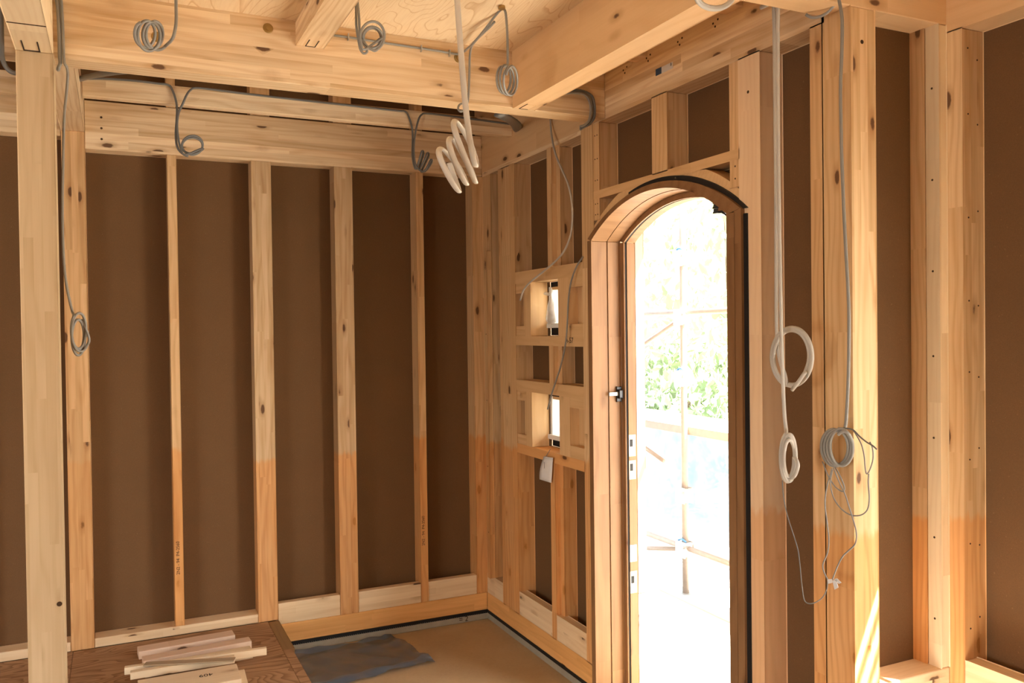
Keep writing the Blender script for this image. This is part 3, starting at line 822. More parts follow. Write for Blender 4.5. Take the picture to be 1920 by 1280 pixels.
def arc(yl, yr, spring, rise, n=28, zl=None, zr=None):
    """points from the left (far) spring to the right (near) spring"""
    hw = (yl - yr) / 2
    c = (yl + yr) / 2
    R = (hw * hw + rise * rise) / (2 * rise)
    a0 = math.asin(hw / R)
    pts = []
    for i in range(n + 1):
        a = a0 - 2 * a0 * i / n
        pts.append((c + R * math.sin(a), spring + rise - R + R * math.cos(a)))
    return pts


def jamb(yl, yr, x0, x1, z1l, mat, name='jamb', z0=DZ):
    box(name, x0, x1, yr, yl, z0, z1l, mat, 'z', door, 0.002)


inner = arc(-1.335, -2.311, 2.138, 0.163)
outer = arc(-1.303, -2.386, 2.150, 0.176)
# front layer
strip_solid('arch_head', inner, outer, -0.020, 0.066, 'frame', door)
jamb(-1.303, -1.335, -0.020, 0.066, 2.1375, 'frame')
jamb(-2.311, -2.350, -0.020, 0.066, 2.1375, 'frame')
jamb(-2.3505, -2.386, -0.018, 0.066, 2.150, 'frame')
# second layer behind a dark groove
inner2 = arc(-1.337, -2.309, 2.138, 0.161)
strip_solid('arch_groove', arc(-1.330, -2.316, 2.139, 0.165), arc(-1.306, -2.383, 2.15, 0.175), 0.066, 0.069, 'black', door)
strip_solid('arch_head', inner2, outer, 0.069, 0.140, 'frame', door)
jamb(-1.303, -1.337, 0.069, 0.140, 2.1375, 'frame')
jamb(-1.303, -1.330, 0.066, 0.069, 2.1375, 'black', 'jamb_groove')
jamb(-2.309, -2.386, 0.069, 0.140, 2.1375, 'frame')
# rear stop layer, standing further into the opening
inner3 = arc(-1.366, -2.280, 2.132, 0.140)
strip_solid('arch_head', inner3, outer, 0.140, 0.147, 'frame', door)
strip_solid('arch_seal', arc(-1.363, -2.283, 2.132, 0.142), outer, 0.147, 0.158, 'black', door)
strip_solid('arch_head', inner3, outer, 0.158, 0.205, 'frame', door)
jamb(-1.303, -1.366, 0.140, 0.147, 2.131, 'frame')
jamb(-1.303, -1.363, 0.147, 0.158, 2.131, 'black', 'jamb_seal')
jamb(-1.303, -1.366, 0.158, 0.205, 2.131, 'frame')
jamb(-2.280, -2.386, 0.140, 0.205, 2.131, 'frame')
sp_i = [(y, z - 0.004) for y, z in arc(-1.303, -2.386, 2.150, 0.176)]
strip_solid('arch_surround_panel', sp_i, [(y, 2.3705) for y, z in sp_i], RX0, RX1, 'mdf', wall_right)
# black seal strip round the near side and the bent timber former above the arch
outer_s = arc(-1.296, -2.408, 2.150, 0.196)
k0 = 9
strip_solid('seal_strip', outer[k0:], outer_s[k0:], -0.006, 0.05, 'black', door)
box('seal_strip', -0.006, -0.0005, -2.404, -2.3865, DZ, 2.13, 'black', 'z', door, 0.001)
former_o = arc(-1.272, -2.432, 2.165, 0.222)
former_o = [(y, min(z, 2.3345)) for y, z in former_o]
former_o = [(max(y, -2.359), z) for y, z in former_o]
outer_f = [(max(y, -2.358), z) for y, z in arc(-1.296, -2.408, 2.150, 0.197)]
strip_solid('arch_former', outer_f, former_o, 0.004, 0.09, 'rail', door)
# metalwork
sz = [(1.112, 1.215, True), (1.002, 1.092, True), (0.606, 0.686, False), (0.455, 0.560, True)]
for z0, z1, hole in sz:
    pl = box('strike_plate', 0.1585, 0.196, -1.3675, -1.366, z0, z1, 'plate' if hole else 'steel', 'z', door, 0)
    if hole:
        box('strike_hole', 0.163, 0.180, -1.3681, -1.3672, (z0 + z1) / 2 - 0.005, (z0 + z1) / 2 + 0.03, 'black', 'z', pl, 0)
    for zz in (z0 + 0.01, z1 - 0.01):
        disc('screw', (0.178, -1.368, zz), 1, 0.003, 0.001, 'steel', pl, 8)
lat = box('latch_bracket', 0.108, 0.132, -1.345, -1.337, 1.375, 1.446, 'black_metal', 'z', door, 0.002)
box('latch_arm', 0.062, 0.128, -1.353, -1.345, 1.404, 1.422, 'steel', 'x', lat, 0.002)
box('latch_block', 0.112, 0.130, -1.362, -1.345, 1.393, 1.431, 'black_metal', 'z', lat, 0.003)
# door stay with ribbed buffer on the arch
stay = box('stay_bracket', 0.02, 0.06, -2.285, -2.215, 2.168, 2.225, 'frame', 'z', door, 0.004)
for i in range(5):
    disc('buffer_rib', (0.035, -2.20, 2.198 - i * 0.0095), 2, 0.024 if i % 2 == 0 else 0.021, 0.008, 'black_metal', stay, 16, 0.96)
sweep('stay_rod', [(0.03, -2.215, 2.165), (0.03, -2.262, 2.137), (0.03, -2.312, 2.108)], 0.0035, 'black_metal', parent=stay, sub=3)

# ================================================================== outside
ground = box('ground_outside', 0.42, 45, -40, 40, -0.36, -0.20, 'ground', 'x', None, 0, 'pale sunlit ground outside the arched door', 'ground', None, 'structure')
step = box('floor_porch', 0.125, 1.30, -2.74, 0.028, -0.20, -0.075, 'ground', 'y', None, 0.004, 'pale concrete porch step outside the arched door', 'step', None, 'structure')
wp = empty('wall_porch', (0.7, 0.05, -0.07), 'pale boarded side wall of the porch seen past the door jamb', 'wall', kind='structure')
box('porch_board', 0.23, 1.19, 0.023, 0.12, -0.07, 2.56, 'wrap', 'z', wp, 0.003)
box('porch_footing', 0.23, 1.20, 0.03, 0.13, -0.20, -0.0705, 'foundation', 'x', wp, 0.003)
cp = empty('ceiling_porch', (0.7, -1.4, 2.5), 'orange wooden soffit over the porch', 'ceiling', kind='structure')
for i in range(8):
    box('soffit_board', 0.128 + i * 0.135, 0.128 + i * 0.135 + 0.131, -2.745, 0.02, 2.50, 2.525, 'soffit', 'y', cp, 0.002)
box('porch_roof', 0.13, 1.35, -2.745, 0.2, 2.56, 2.62, 'wrap', 'y', cp, 0.003)
box('porch_roof', 0.60, 1.35, -3.5, -2.747, 2.50, 2.62, 'wrap', 'y', cp, 0.003)  # piece added out of view to keep sun off the entrance slab

SCX, SCY = 1.645, 0.20
sca = empty('scaffold', (SCX, SCY, -0.2), 'steel tube scaffold with clamps standing outside the door', 'scaffold')


def tube(name, a, b, r, mat, parent):
    return sweep(name, [Vector(a), Vector(b)], r, mat, ring=10, sub=0, parent=parent)


tube('standard', (SCX, SCY, -0.19), (SCX, SCY, 3.6), 0.024, 'scaffold', sca)
tube('standard', (SCX + 0.75, SCY + 0.25, -0.19), (SCX + 0.75, SCY + 0.25, 3.6), 0.024, 'scaffold', sca)
tube('standard', (SCX + 0.04, SCY + 1.4, -0.19), (SCX + 0.04, SCY + 1.4, 3.6), 0.024, 'scaffold', sca)
tube('standard', (SCX, SCY - 1.8, -0.19), (SCX, SCY - 1.8, 3.6), 0.024, 'scaffold', sca)
disc('base_plate', (SCX, SCY, -0.195), 2, 0.08, 0.012, 'steel', sca, 8)
tube('ledger', (SCX, -2.6, 1.835), (SCX, 2.0, 1.835), 0.020, 'scaffold', sca)
tube('ledger', (SCX, -2.6, 0.150), (SCX, 2.0, 0.13), 0.020, 'scaffold', sca)
tube('brace', (SCX + 0.02, SCY + 0.02, 1.80), (SCX + 0.04, SCY + 1.2, 1.35), 0.018, 'scaffold', sca)
tube('brace', (SCX + 0.02, SCY + 0.02, 0.12), (SCX + 0.04, SCY + 1.1, -0.12), 0.016, 'scaffold', sca)
tube('brace', (SCX + 0.04, SCY + 1.3, 1.0), (SCX + 0.03, SCY + 0.3, 0.72), 0.016, 'scaffold', sca)
box('deck_plank', SCX + 0.03, SCX + 0.33, -2.6, 2.0, 0.955, 1.005, 'scaffold_wood', 'y', sca, 0.004)
box('deck_plank', SCX + 0.335, SCX + 0.60, -2.6, 2.0, 0.955, 1.000, 'scaffold_wood', 'y', sca, 0.004)
for z in (2.22, 1.80, 1.36, 0.52, 0.13):
    cl = box('clamp', SCX - 0.045, SCX + 0.03, SCY - 0.05, SCY + 0.05, z - 0.05, z + 0.05, 'steel', 'z', sca, 0.008)
    disc('clamp_bolt', (SCX - 0.05, SCY - 0.035, z + 0.02), 0, 0.012, 0.02, 'steel', cl, 6, 1.0)
for z in (2.28, 1.42, 0.19):
    sweep('blue_tie', [(SCX - 0.03, SCY - 0.045, z), (SCX - 0.032, SCY, z + 0.012), (SCX - 0.03, SCY + 0.05, z - 0.008)], 0.007, 'blue_cap', parent=sca, sub=3)

# rails outside the alcove window: their shadows stripe the sunlit foot of the corner post
sr = empty('scaffold', (1.2, -4.6, -0.2), 'second scaffold bay outside the side window, right of the picture', 'scaffold')
for z in (2.30, 2.42, 2.52, 2.64, 2.76, 2.90):
    tube('ledger', (0.92, -6.5, z), (0.92, -3.3, z), 0.017, 'scaffold', sr)
for y in (-6.2, -4.6):
    tube('standard', (0.97, y, -0.19), (0.97, y, 3.4), 0.024, 'scaffold', sr)

# blue mesh sheet on the scaffold
bm = bmesh.new()
NX, NZ = 40, 14
gr = []
for j in range(NZ + 1):
    row = []
    for i in range(NX + 1):
        y = -3.0 + 6.0 * i / NX
        z = -0.05 + 0.93 * j / NZ
        row.append(bm.verts.new((2.62 + 0.03 * math.sin(y * 7.0) + 0.02 * math.sin(z * 9 + y * 3), y, z + 0.03 * math.sin(y * 2.3))))
    gr.append(row)
for j in range(NZ):
    for i in range(NX):
        bm.faces.new((gr[j][i], gr[j][i + 1], gr[j + 1][i + 1], gr[j + 1][i]))
for f in bm.faces: f.smooth = True
me = bpy.data.meshes.new('mesh_sheet')
bm.to_mesh(me); bm.free()
o = link('mesh_sheet', me, 'mesh')
md = o.modifiers.new('thickness', 'SOLIDIFY'); md.thickness = 0.004
tag(o, 'pale blue mesh sheet hung behind the scaffold', 'sheet')


def tree(name, label, base, h, rad, n, seed, leaf=0.09):
    rr = random.Random(seed)
    root = empty(name, base, label, 'tree', 'greenery beyond the scaffold')
    base = Vector(base)
    sweep('trunk', [base, base + Vector((0.05, 0.1, h * 0.35)), base + Vector((-0.05, 0.05, h * 0.75))], 0.05, 'bark', parent=root, sub=3)
    bm = bmesh.new()
    for i in range(n):
        while True:
            v = Vector((rr.uniform(-1, 1), rr.uniform(-1, 1), rr.uniform(-1, 1)))
            if 0.25 < v.length < 1: break
        c = Vector((v.x * rad, v.y * rad, h * 0.55 + v.z * h * 0.45))
        c += Vector((rr.gauss(0, .08), rr.gauss(0, .08), rr.gauss(0, .08)))
        r = Euler((rr.uniform(0, 6.3), rr.uniform(0, 6.3), rr.uniform(0, 6.3))).to_matrix()
        s = leaf * rr.uniform(0.6, 1.4)
        vs = [bm.verts.new(c + r @ Vector(q)) for q in ((-s, 0, 0), (0, -s * .45, s * .1), (s, 0, 0), (0, s * .45, s * .1))]
        bm.faces.new(vs)
    me = bpy.data.meshes.new('foliage')
    bm.to_mesh(me); bm.free()
    link('foliage', me, 'leaf', root, base)
    return root


tree('tree', 'leafy tree left of the scaffold pole, glimpsed high in the doorway', (5.6, 4.4, -0.2), 4.6, 1.4, 1500, 1, 0.10)
tree('tree', 'pale leafy tree right of the scaffold pole in the doorway', (6.6, 1.2, -0.2), 3.4, 1.3, 1300, 2, 0.09)
tree('shrub', 'low shrub beside the porch wall behind the scaffold', (3.6, 2.7, -0.2), 1.9, 0.7, 1800, 3, 0.07)
tree('shrub', 'low shrub behind the blue mesh sheet, right of the pole', (3.9, 0.9, -0.2), 1.7, 0.8, 1800, 4, 0.07)


# ================================================================== things lying about
# plastic sheet on the slab
bm = bmesh.new()
cor = [Vector((-1.235, -0.03)), Vector((-0.63, -0.02)), Vector((-0.53, -0.50)), Vector((-1.235, -0.60))]
NU, NV = 60, 44
rs = random.Random(5)
gr = []
for j in range(NV + 1):
    row = []
    for i in range(NU + 1):
        u, v = i / NU, j / NV
        p = (cor[0] * (1 - u) + cor[1] * u) * (1 - v) + (cor[3] * (1 - u) + cor[2] * u) * v
        if v > 0.98 or u > 0.98:
            p = p + Vector((0.008 * math.sin(i * 1.3), 0.008 * math.sin(j * 1.7)))
        h = 0.010 + 0.006 * math.sin(9 * u + 5 * math.sin(4 * v)) + 0.005 * math.sin(17 * v + 3 * math.sin(6 * u)) + 0.004 * math.sin(26 * u - 15 * v)
        h += 0.012 * math.exp(-((v - 0.22 - 0.1 * u) / 0.05) ** 2) + 0.014 * math.exp(-((v - 0.90) / 0.04) ** 2) * (0.5 + 0.5 * math.sin(11 * u))
        h += 0.012 * math.exp(-((u - 0.95) / 0.03) ** 2)
        row.append(bm.verts.new((p.x, p.y, DZ + 0.004 + max(0.0, h) * 0.9)))
    gr.append(row)
for j in range(NV):
    for i in range(NU):
        f = bm.faces.new((gr[j][i], gr[j + 1][i], gr[j + 1][i + 1], gr[j][i + 1]))
        f.smooth = True
        if j > NV * 0.84 or (j < NV * 0.07):
            f.material_index = 1
me = bpy.data.meshes.new('plastic_sheet')
bm.to_mesh(me); bm.free()
ps = link('plastic_sheet', me, 'plastic')
me.materials.append(M['plastic_blue'])
tag(ps, 'crumpled blue grey plastic sheet lying on the concrete slab', 'plastic sheet')

# offcuts stacked on the plywood floor
pile = []


def offcut(label, pa, pb, ztop, depth, height, mat, back=0.0, name='timber_offcut'):
    """pa, pb: pixels of the top front edge's ends on the plane z = ztop"""
    a = at(pa[0], pa[1], 2, ztop); b = at(pb[0], pb[1], 2, ztop)
    d = b - a; L = d.length; yaw = math.atan2(d.y, d.x)
    bm = bmesh.new()
    bmesh.ops.create_cube(bm, size=1.0)
    for v in bm.verts: v.co = Vector((v.co.x * L, v.co.y * depth, v.co.z * height))
    bmesh.ops.bevel(bm, geom=bm.edges[:], offset=0.0015, segments=1, affect='EDGES')
    me = bpy.data.meshes.new(name)
    bm.to_mesh(me); bm.free()
    n = Vector((-math.sin(yaw), math.cos(yaw), 0))
    c = (a + b) / 2 + n * (depth / 2) - Vector((0, 0, height / 2))
    return tag(link(name, me, mat, None, c, (0, 0, yaw)), label, 'offcut', 'timber offcuts on the plywood floor')


offcut('pinkish offcut lying flat at the back of the pile', (260, 1222), (441, 1190), 0.172, 0.085, 0.038, 'offcut_pink')
offcut('second pinkish offcut in the pile, with a pale sawn end', (269, 1239), (472, 1201), 0.172, 0.07, 0.038, 'offcut_pink')
offcut('broad pale offcut in the middle of the pile', (272, 1256), (474, 1219), 0.172, 0.075, 0.038, 'offcut')
offcut('pale square stick reaching furthest right on the pile', (233, 1252), (500, 1215), 0.206, 0.028, 0.033, 'offcut')
offcut('pale square stick along the front of the pile', (244, 1261), (440, 1230), 0.206, 0.030, 0.033, 'offcut')
offcut('thin dull brown lath lying across the pile', (268, 1247), (438, 1238), 0.2135, 0.045, 0.006, 'offcut_dark')
fo = offcut('front offcut with the printed number 409', (259, 1306), (453, 1272), 0.196, 0.19, 0.030, 'offcut')
offcut('offcut under the front board of the pile', (258, 1318), (466, 1283), 0.1655, 0.19, 0.032, 'offcut')
m4 = world_of(fo)
cdir = (m4.to_3x3() @ Vector((1, 0, 0)))
ndir = (m4.to_3x3() @ Vector((0, 1, 0)))
ctr = at(386, 1265, 2, 0.1965)
text('printed_number', '409', 0.040, frame_mat((ctr.x, ctr.y, 0.1964), -cdir, -ndir), 'ink', fo)

# plasterboard sheets added out of view, bouncing sunlight up onto the beams
pbs = empty('plasterboard_stack', (-0.15, -3.5, FZ), 'added unseen stack of pale plasterboard sheets on the floor before the recess', 'plasterboard')
for i in range(3):
    box('plasterboard_sheet', -0.62 + 0.012 * i, 0.29 + 0.012 * i, -4.62 + 0.015 * i, -2.93 + 0.015 * i, FZ + 0.0005 + i * 0.0128, FZ + 0.0130 + i * 0.0128, 'plaster', 'y', pbs, 0.001)

# clear bag of fittings hanging in the upper little window
bag = empty('plastic_bag', at(1022, 600, 0, 0.06), 'knotted clear plastic bag of fittings hanging in the upper little window', 'bag')
prof = [(0.0, 1.95), (0.010, 1.945), (0.014, 1.93), (0.006, 1.912), (0.012, 1.89), (0.026, 1.86), (0.036, 1.82), (0.040, 1.785), (0.036, 1.765), (0.020, 1.752), (0.0, 1.748)]
bm = bmesh.new()
cx, cy = 0.075, -0.745
rows = []
for r, z in prof:
    rows.append([bm.verts.new((cx + (r + 0.0005) * 0.55 * math.cos(a) * (1 + 0.15 * math.sin(3 * a + z * 60)), cy + (r + 0.0005) * math.sin(a) * (1 + 0.12 * math.sin(2 * a + z * 90)), z)) for a in [2 * math.pi * k / 16 for k in range(16)]])
for r, s in zip(rows[:-1], rows[1:]):
    for k in range(16):
        f = bm.faces.new((r[k], r[(k + 1) % 16], s[(k + 1) % 16], s[k])); f.smooth = True
me = bpy.data.meshes.new('bag_body')
bm.to_mesh(me); bm.free()
link('bag_body', me, 'bag', bag)
sweep('bag_ear', [(cx, cy + 0.005, 1.91), (cx - 0.005, cy + 0.030, 1.916), (cx - 0.008, cy + 0.055, 1.922)], 0.010, 'bag', 0.004, parent=bag, sub=4)
for i, (dy, z) in enumerate(((0.0, 1.772), (0.014, 1.768), (-0.012, 1.776), (0.006, 1.80), (-0.010, 1.815))):
    box('fitting', cx - 0.008, cx + 0.008, cy + dy - 0.010, cy + dy + 0.008, z - 0.007, z + 0.006, 'black_metal' if i % 2 else 'steel', 'y', bag, 0.001)

# paper tag under the lower little window
pt = empty('paper_tag', (-0.012, -0.80, 1.05), 'white handwritten paper tag hanging from the orange window rail', 'tag')
pa = [at(x, y, 0, -0.012) for x, y in ((1020, 855), (1037, 858), (1034, 905), (1014, 898))]
bm = bmesh.new()
G = []
for j in range(7):
    row = []
    for i in range(5):
        u, v = i / 4, j / 6
        p = (pa[0] * (1 - u) + pa[1] * u) * (1 - v) + (pa[3] * (1 - u) + pa[2] * u) * v
        row.append(bm.verts.new(p + Vector((-0.012 * math.sin(v * 2.5) * (1 - u), 0, 0))))
    G.append(row)
for j in range(6):
    for i in range(4):
        bm.faces.new((G[j][i], G[j][i + 1], G[j + 1][i + 1], G[j + 1][i])).smooth = True
me = bpy.data.meshes.new('tag_paper')
bm.to_mesh(me); bm.free()
tp = link('tag_paper', me, 'paper', pt)
md = tp.modifiers.new('thickness', 'SOLIDIFY'); md.thickness = 0.0012
sweep('tag_string', [at(1023, 857, 0, -0.012), at(1028, 848, 0, -0.01), at(1032, 842, 0, 0.02)], 0.0018, 'cable_dark', parent=pt, sub=4)
c0 = (pa[0] + pa[1] + pa[2] + pa[3]) / 4
text('tag_writing', '1', 0.05, frame_mat((c0.x - 0.018, c0.y, c0.z + 0.02), (0, -1, 0), (0, 0, 1)), 'cable_dark', pt)

# ================================================================== cables
G_C = 'loose electric cables hanging from the frame'


def px_path(pts, axis, base):
    out = []
    d = base
    for p in pts:
        if len(p) > 2: d = p[2]
        out.append(at(p[0], p[1], axis, d))
    return out


def coil(c0, c1, r0, r1, turns, a0, base, amp, step=14, drift=0.0, sgn=1, jit=0.055):
    n = int(turns * step)
    out = []
    for i in range(n + 1):
        t = i / n
        a = a0 + sgn * 2 * math.pi * turns * t
        w = 1.0 + jit * (math.sin(a * 0.41 + c0[0]) + 0.6 * math.sin(a * 1.27 + c0[1]))
        out.append((c0[0] + (c1[0] - c0[0]) * t + (r0[0] + (r1[0] - r0[0]) * t) * math.cos(a) * w,
                    c0[1] + (c1[1] - c0[1]) * t + (r0[1] + (r1[1] - r0[1]) * t) * math.sin(a) * w,
                    base + amp * math.sin(a + 0.6) + drift * t))
    return out


def cable(label, pts, axis, base, r, mat='cable', rh=None, wide=None, ring=8, name='cable', sub=4, parent=None, cat='cable', group=G_C):
    P = px_path(pts, axis, base)
    if parent is not None:
        return sweep(name, P, r, mat, rh, ring, wide, sub, parent)
    return sweep(name, P, r, mat, rh, ring, wide, sub, label=label, cat=cat, group=group)


# coil in front of the main beam, left
cable('grey cable coiled in front of the main beam at upper left',
      [(330, -22), (330, 10), (330.5, 35), (328.5, 55), (323, 73)] +
      coil((297, 66), (266, 66), (19, 27), (17, 25), 3.6, 0.75, -1.64, 0.05, drift=-0.05, jit=0.10), 1, -1.66, 0.0054)
# coil hanging from the plywood
cable('grey cable coil hanging from the plywood right of the square joist',
      [(667.5, 1), (668, 20), (668, 45), (670, 62), (673, 80), (676, 93), (682, 100), (688, 97), (687, 90)] +
      coil((697, 72), (699, 70), (17, 19), (19, 21), 3.3, 1.9, -1.74, 0.025, drift=-0.04, sgn=-1) +
      coil((698, 70), (699, 68), (23, 27), (21, 28), 0.9, 2.2, -1.80, 0.01) +
      [(676, 74, -1.79), (674, 55), (673, 30), (671, 10), (670, 1)], 1, -1.75, 0.0048)
# big flat zigzag cable
wv = CW @ Vector((1.0, 0.28, 0))
cable('thick flat pale cable folded in a zigzag, hanging from the ceiling in the centre',
      [(856, -20, -2.30), (860, 40), (866, 120), (873, 200), (880, 255), (886, 290), (891, 311, -2.29), (892, 300, -2.25),
       (880, 265, -2.235), (865, 240, -2.245), (854, 226, -2.28), (851, 237, -2.325), (860, 266, -2.335), (875, 303, -2.335), (888, 334, -2.325),
       (891, 341, -2.30), (884, 322, -2.265), (868, 290, -2.26), (855, 268, -2.27), (846, 258, -2.30), (842, 268, -2.34), (850, 296, -2.35),
       (864, 327, -2.345), (874, 345, -2.325), (871, 335, -2.29), (856, 308, -2.28), (838, 287, -2.29), (827, 278, -2.32), (823, 288, -2.36),
       (832, 312, -2.365), (848, 342, -2.36), (860, 359, -2.34), (857, 348, -2.31), (847, 320, -2.30), (843, 305, -2.30)],
      1, -2.30, 0.0095, 'cable_flat', 0.0050, wv, 12)
# cable stapled on the main beam, over a hook to a hanging coil
c4 = cable('grey cable stapled along the main beam and ending in a hanging coil',
           [(618, 65, -1.453), (650, 69), (700, 77), (760, 86), (820, 95), (848, 100), (862, 101, -1.47), (872, 95, -1.53), (888, 80, -1.62), (907, 58, -1.71),
            (926, 33, -1.80), (937, 20, -1.85), (943, 17, -1.87), (948, 24), (951, 60), (952, 100), (951, 122)] +
           coil((941, 149), (961, 152), (11, 25), (12, 28), 3.2, -1.5, -1.87, 0.05, drift=-0.04, sgn=-1), 1, -1.87, 0.0048)
for i, xx in enumerate((653, 790, 843)):
    p = at(xx, 68 + (xx - 653) * 0.163 + (0.5 if i else 1), 1, -1.455)
    box('staple', p.x - 0.0015, p.x + 0.0015, -1.462, -1.4455, p.z - 0.013, p.z + 0.013, 'steel', 'z', c4, 0)
disc('cable_hook', at(941, 14, 2, CEIL - 0.006), 2, 0.014, 0.012, 'brass', c4, 10)
cable('grey cable tied to the hooked cable, dropping across the main beam',
      [(927, 41, -1.79), (918, 51, -1.745), (908, 60, -1.70), (892, 76, -1.60), (884, 88, -1.52), (881, 105, -1.465), (880, 140, -1.455), (879, 170, -1.455),
       (877, 190, -1.456), (872, 203, -1.46), (864, 209, -1.47), (859, 204, -1.465), (861, 197, -1.456), (866, 194, -1.456)], 1, -1.46, 0.0048)
# continuous cable along the slim joist with two drooping coils
c2a = coil((360, 272), (361, 273), (18, 18), (21, 15), 2.3, 2.2, -0.47, 0.02, sgn=-1)
cable('long grey cable stapled along the slim joist with two drooping coils',
      [(146, 148, -0.452), (190, 147.5), (250, 151), (300, 157), (315, 159), (322, 166, -0.456), (329, 185, -0.46), (332, 205, -0.465), (331, 228), (329.5, 252), (332, 275), (341, 287), (352, 293)] +
      c2a + [(347, 290, -0.49), (339, 278, -0.485), (334, 258, -0.48), (332, 232), (335, 211), (343, 194), (350, 178), (357, 169, -0.46), (367, 165, -0.452), (400, 168), (480, 178), (560, 187), (650, 197),
             (740, 207), (760, 209), (767, 220, -0.456), (773, 242, -0.46), (773.5, 265), (773, 292), (776, 309), (780, 317), (786, 300, -0.48), (791, 283, -0.50), (794, 288, -0.48), (788, 308, -0.46),
             (787, 316, -0.47), (796, 300, -0.50), (801, 287, -0.51), (804, 291, -0.49), (795, 311, -0.47), (790, 322, -0.47), (799, 317, -0.50), (808, 299, -0.51), (809, 305, -0.50), (797, 321, -0.485), (786, 318, -0.48),
             (779, 308, -0.475), (776, 285, -0.47), (777, 262), (781, 238), (786, 221), (792, 214, -0.458), (800, 212.5, -0.452), (840, 217), (900, 225), (945, 231), (958, 233)],
      1, -0.455, 0.0052, 'cable_dark', sub=3)
# left pair beside the near post
cable('grey cable stapled down the left end of the main beam beside the near post',
      [(106, -8, -1.453), (109, 20), (111, 60), (112, 100), (113, 118), (110, 126, -1.46), (109, 131, -1.44)], 1, -1.455, 0.0062)
cable('grey cable hanging beside the near post with a tangled coil halfway down',
      [(114, -8, -1.456), (116, 20), (118, 60), (119, 100), (121, 118, -1.46), (125, 126, -1.45), (127, 140, -1.40), (125, 170, -1.38), (121, 210, -1.375), (119, 260), (118, 320), (117, 400), (119, 480), (124, 530), (131, 565), (136, 585)] +
      coil((146, 620), (150, 622), (12, 34), (17, 37), 1.6, -2.2, -1.375, 0.03, sgn=-1) +
      coil((146, 632), (148, 628), (13, 36), (10, 28), 1.5, -1.0, -1.36, 0.03), 1, -1.375, 0.0048)
cable('dark grey cable drooping at the upper left picture edge',
      [(-2, -10), (2, 30), (3, 70), (4, 105), (9, 122), (18, 133), (27, 137), (33, 137, -1.47)], 1, -1.48, 0.0075, 'cable_dark')
# thick bundle turning round the end of the main beam
bd = empty('cable_bundle', at(1112, 205, 1, -1.48), 'thick bundle of grey cables bending round the end of the main beam', 'cable', G_C)
for k, (dx, dy) in enumerate(((0, 0), (4.5, -2.5), (-3.5, 3))):
    cable(None, [(1052, 172 + dy), (1075, 171 + dy), (1093, 173 + dy), (1105 + dx, 181 + dy * .6), (1110 + dx, 195), (1111 + dx, 210), (1109 + dx, 222), (1103 + dx * .5, 231 - dy * .5), (1094, 237 - dy * .6), (1088, 240 - dy)],
          1, -1.456 - 0.006 * k, 0.0055, 'cable_dark' if k == 1 else 'cable', parent=bd)
cable('wide grey cable bundle lying behind the main beam at upper left', [(146, 149, -0.50), (165, 144, -0.62), (190, 139, -0.80), (225, 134, -1.05), (262, 131, -1.28)], 1, -0.5, 0.030, 'cable_dark', 0.012, (1, 0, 0.3))
cable('wide grey cable bundle dropping behind the main beam near the room corner', [(936, 214, -1.2), (952, 222, -0.95), (966, 232, -0.70), (972, 243, -0.50)], 1, -0.5, 0.028, 'cable_dark', 0.012, (1, 0, 0.3))
# loose ends by the little windows
cable('pale thin cable bowing down to the upper little window',
      [(1032, 222, -0.006), (1034, 252, -0.03), (1041, 287, -0.06), (1053, 317), (1065, 345), (1071.5, 375), (1073.5, 405), (1070, 440), (1058, 470), (1040, 491), (1015, 512), (994, 529), (981, 545), (975.5, 563)], 0, -0.06, 0.0050, 'cable_pale')
cable('grey thin cable hanging in front of both little windows',
      [(1093, 481, -0.005), (1081, 500, -0.02), (1071, 527, -0.03), (1066, 560), (1064, 600), (1061, 640), (1053, 680), (1042, 715), (1034, 740), (1027, 767)], 0, -0.03, 0.0042, 'cable')
# cables right of the door
cable('pale cable right of the door ending in a big open ring',
      [(1450, -12), (1452, 60), (1453.5, 200), (1455, 350), (1455.5, 500), (1456, 600), (1458, 645), (1463, 678), (1472, 704)] +
      coil((1486, 669), (1484, 668), (40, 57), (33, 49), 2.80, 1.9, -0.125, 0.02, sgn=1, jit=0.02) +
      [(1508, 700, -0.135), (1497, 716), (1485, 731)], 0, -0.125, 0.0062, 'cable_pale')
cable('pale cable right of the door ending in a long narrow coil',
      [(1459, -12), (1458.5, 100), (1459, 250), (1461, 400), (1463.5, 540), (1465.5, 640), (1468, 720), (1471, 780), (1474, 806)] +
      coil((1478, 860), (1480, 858), (14, 47), (10, 36), 3.7, -1.9, -0.19, 0.025, sgn=-1, jit=0.09) + [(1494, 864, -0.19), (1496, 874), (1491, 890), (1485, 896)], 0, -0.185, 0.0058, 'cable_pale')
cable('cut pale cable end sticking out under the recess beam', [(1427, 14), (1441, 7), (1458, -3), (1475, -14)], 0, -0.15, 0.0075, 'cable_pale')
cable('thin dark cord looping from the narrow coil to the paper-tagged wires',
      [(1467, 900, -0.14), (1469, 930), (1476, 965), (1487, 1000), (1496, 1030), (1500, 1060), (1504, 1100, -0.12), (1509, 1126, -0.10), (1522, 1131, -0.09), (1540, 1122, -0.07), (1550, 1105, -0.06), (1552, 1086, -0.06)], 0, -0.14, 0.0018, 'cable_dark', ring=6)
c12 = cable('grey cable hanging down the corner post to a bunched coil with loose wires',
            [(1572, -6), (1576, 15), (1579, 40), (1578.5, 94), (1576, 164), (1577, 234), (1579, 320), (1585, 450), (1590, 540), (1592, 600), (1591, 700), (1588, 765), (1585, 800)] +
            coil((1562, 838), (1581, 840), (24, 33), (19, 33), 4.2, -0.9, -0.06, 0.03, sgn=-1), 0, -0.06, 0.0050, 'cable')
cable(None, [(1572, 802), (1588, 803), (1600, 806), (1612, 818), (1624, 828), (1636, 835), (1644, 842)], 0, -0.07, 0.0024, 'cable_dark', parent=c12, name='cord', ring=6)
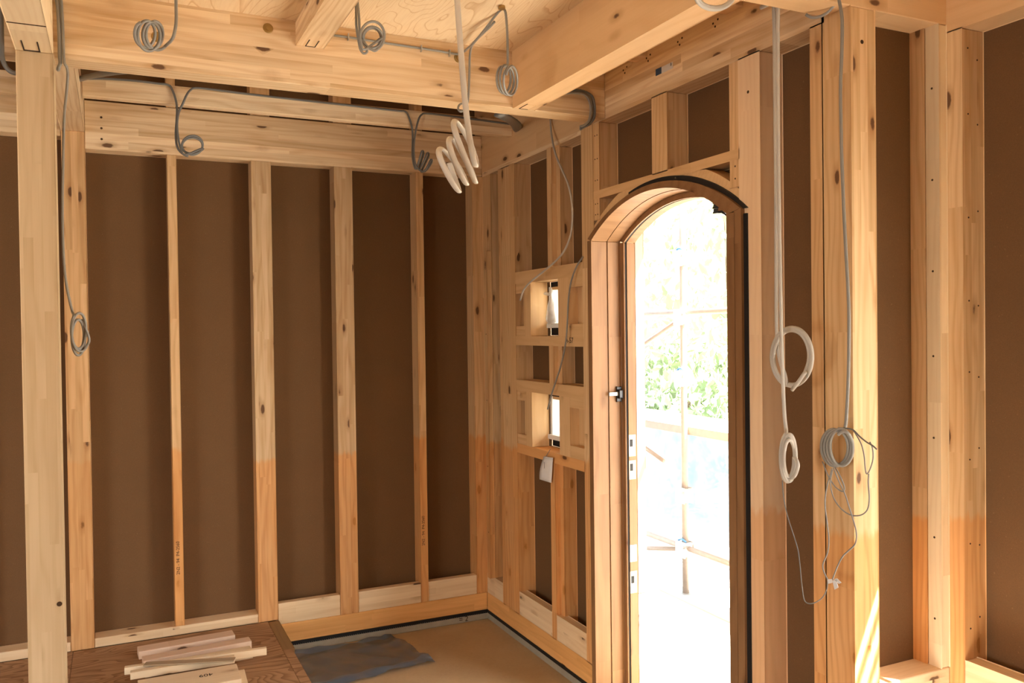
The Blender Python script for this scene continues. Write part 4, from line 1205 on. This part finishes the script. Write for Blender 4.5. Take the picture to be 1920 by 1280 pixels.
cable(None, [(1600, 806), (1614, 830), (1620, 852), (1622, 874), (1625, 888), (1631, 880), (1637, 860), (1636, 840), (1631, 828)], 0, -0.07, 0.0022, 'cable', parent=c12, name='cord', ring=6)
cable(None, [(1560, 878), (1550, 915), (1547, 945), (1551, 980), (1554, 1010), (1552, 1035), (1543, 1057), (1545, 1072), (1553, 1088)], 0, -0.07, 0.0024, 'cable', parent=c12, name='cord', ring=6)
cable(None, [(1563, 876), (1572, 900), (1584, 925), (1592, 950), (1600, 975), (1606, 1000), (1603, 1020), (1590, 1033), (1580, 1043), (1570, 1062), (1561, 1086)], 0, -0.08, 0.0024, 'cable', parent=c12, name='cord', ring=6)
cable(None, [(1561, 880), (1557, 905), (1562, 930), (1574, 950), (1592, 964), (1612, 966), (1626, 956), (1630, 935), (1628, 905), (1629, 888)], 0, -0.075, 0.0022, 'cable', parent=c12, name='cord', ring=6)
cable(None, [(1542, 865), (1552, 890), (1566, 912), (1580, 921), (1583, 912), (1574, 890), (1566, 876)], 0, -0.07, 0.0022, 'cable', parent=c12, name='cord', ring=6)
tg = empty('wire_tag', at(1562, 1095, 0, -0.09), 'white folded tape tag at the end of the loose wires', 'tag')
for quad in (((1552, 1086), (1560, 1085), (1561, 1092), (1553, 1094)), ((1561, 1088), (1568, 1086), (1572, 1101), (1565, 1105)), ((1564, 1085), (1570, 1084), (1578, 1092), (1573, 1094))):
    P = [at(x, y, 0, -0.085) for x, y in quad]
    bm = bmesh.new()
    f = bm.faces.new([bm.verts.new(p) for p in P])
    ret = bmesh.ops.extrude_face_region(bm, geom=[f])
    for v in [g for g in ret['geom'] if isinstance(g, bmesh.types.BMVert)]: v.co += Vector((-0.0015, -0.0008, 0))
    bmesh.ops.recalc_face_normals(bm, faces=bm.faces[:])
    me = bpy.data.meshes.new('tape_flag')
    bm.to_mesh(me); bm.free()
    link('tape_flag', me, 'paper', tg)
cable('grey cable loop lying against the underside of the recess beam beside the corner post',
      [(1511, 27, -2.775), (1520, 32, -2.785), (1533, 32, -2.80), (1548, 26, -2.82), (1560, 15, -2.84), (1566, 4, -2.85), (1568, -12, -2.86)], 1, -2.78, 0.0048, 'cable')
cable('pale cable ring hanging under the solid beam at the top picture edge',
      [(1372, -60, -3.0), (1376, -40)] + coil((1340, -14), (1340, -13), (37, 31), (34, 27), 2.4, -0.6, -3.0, 0.02, sgn=1, jit=0.03), 1, -3.0, 0.0058, 'cable_pale')
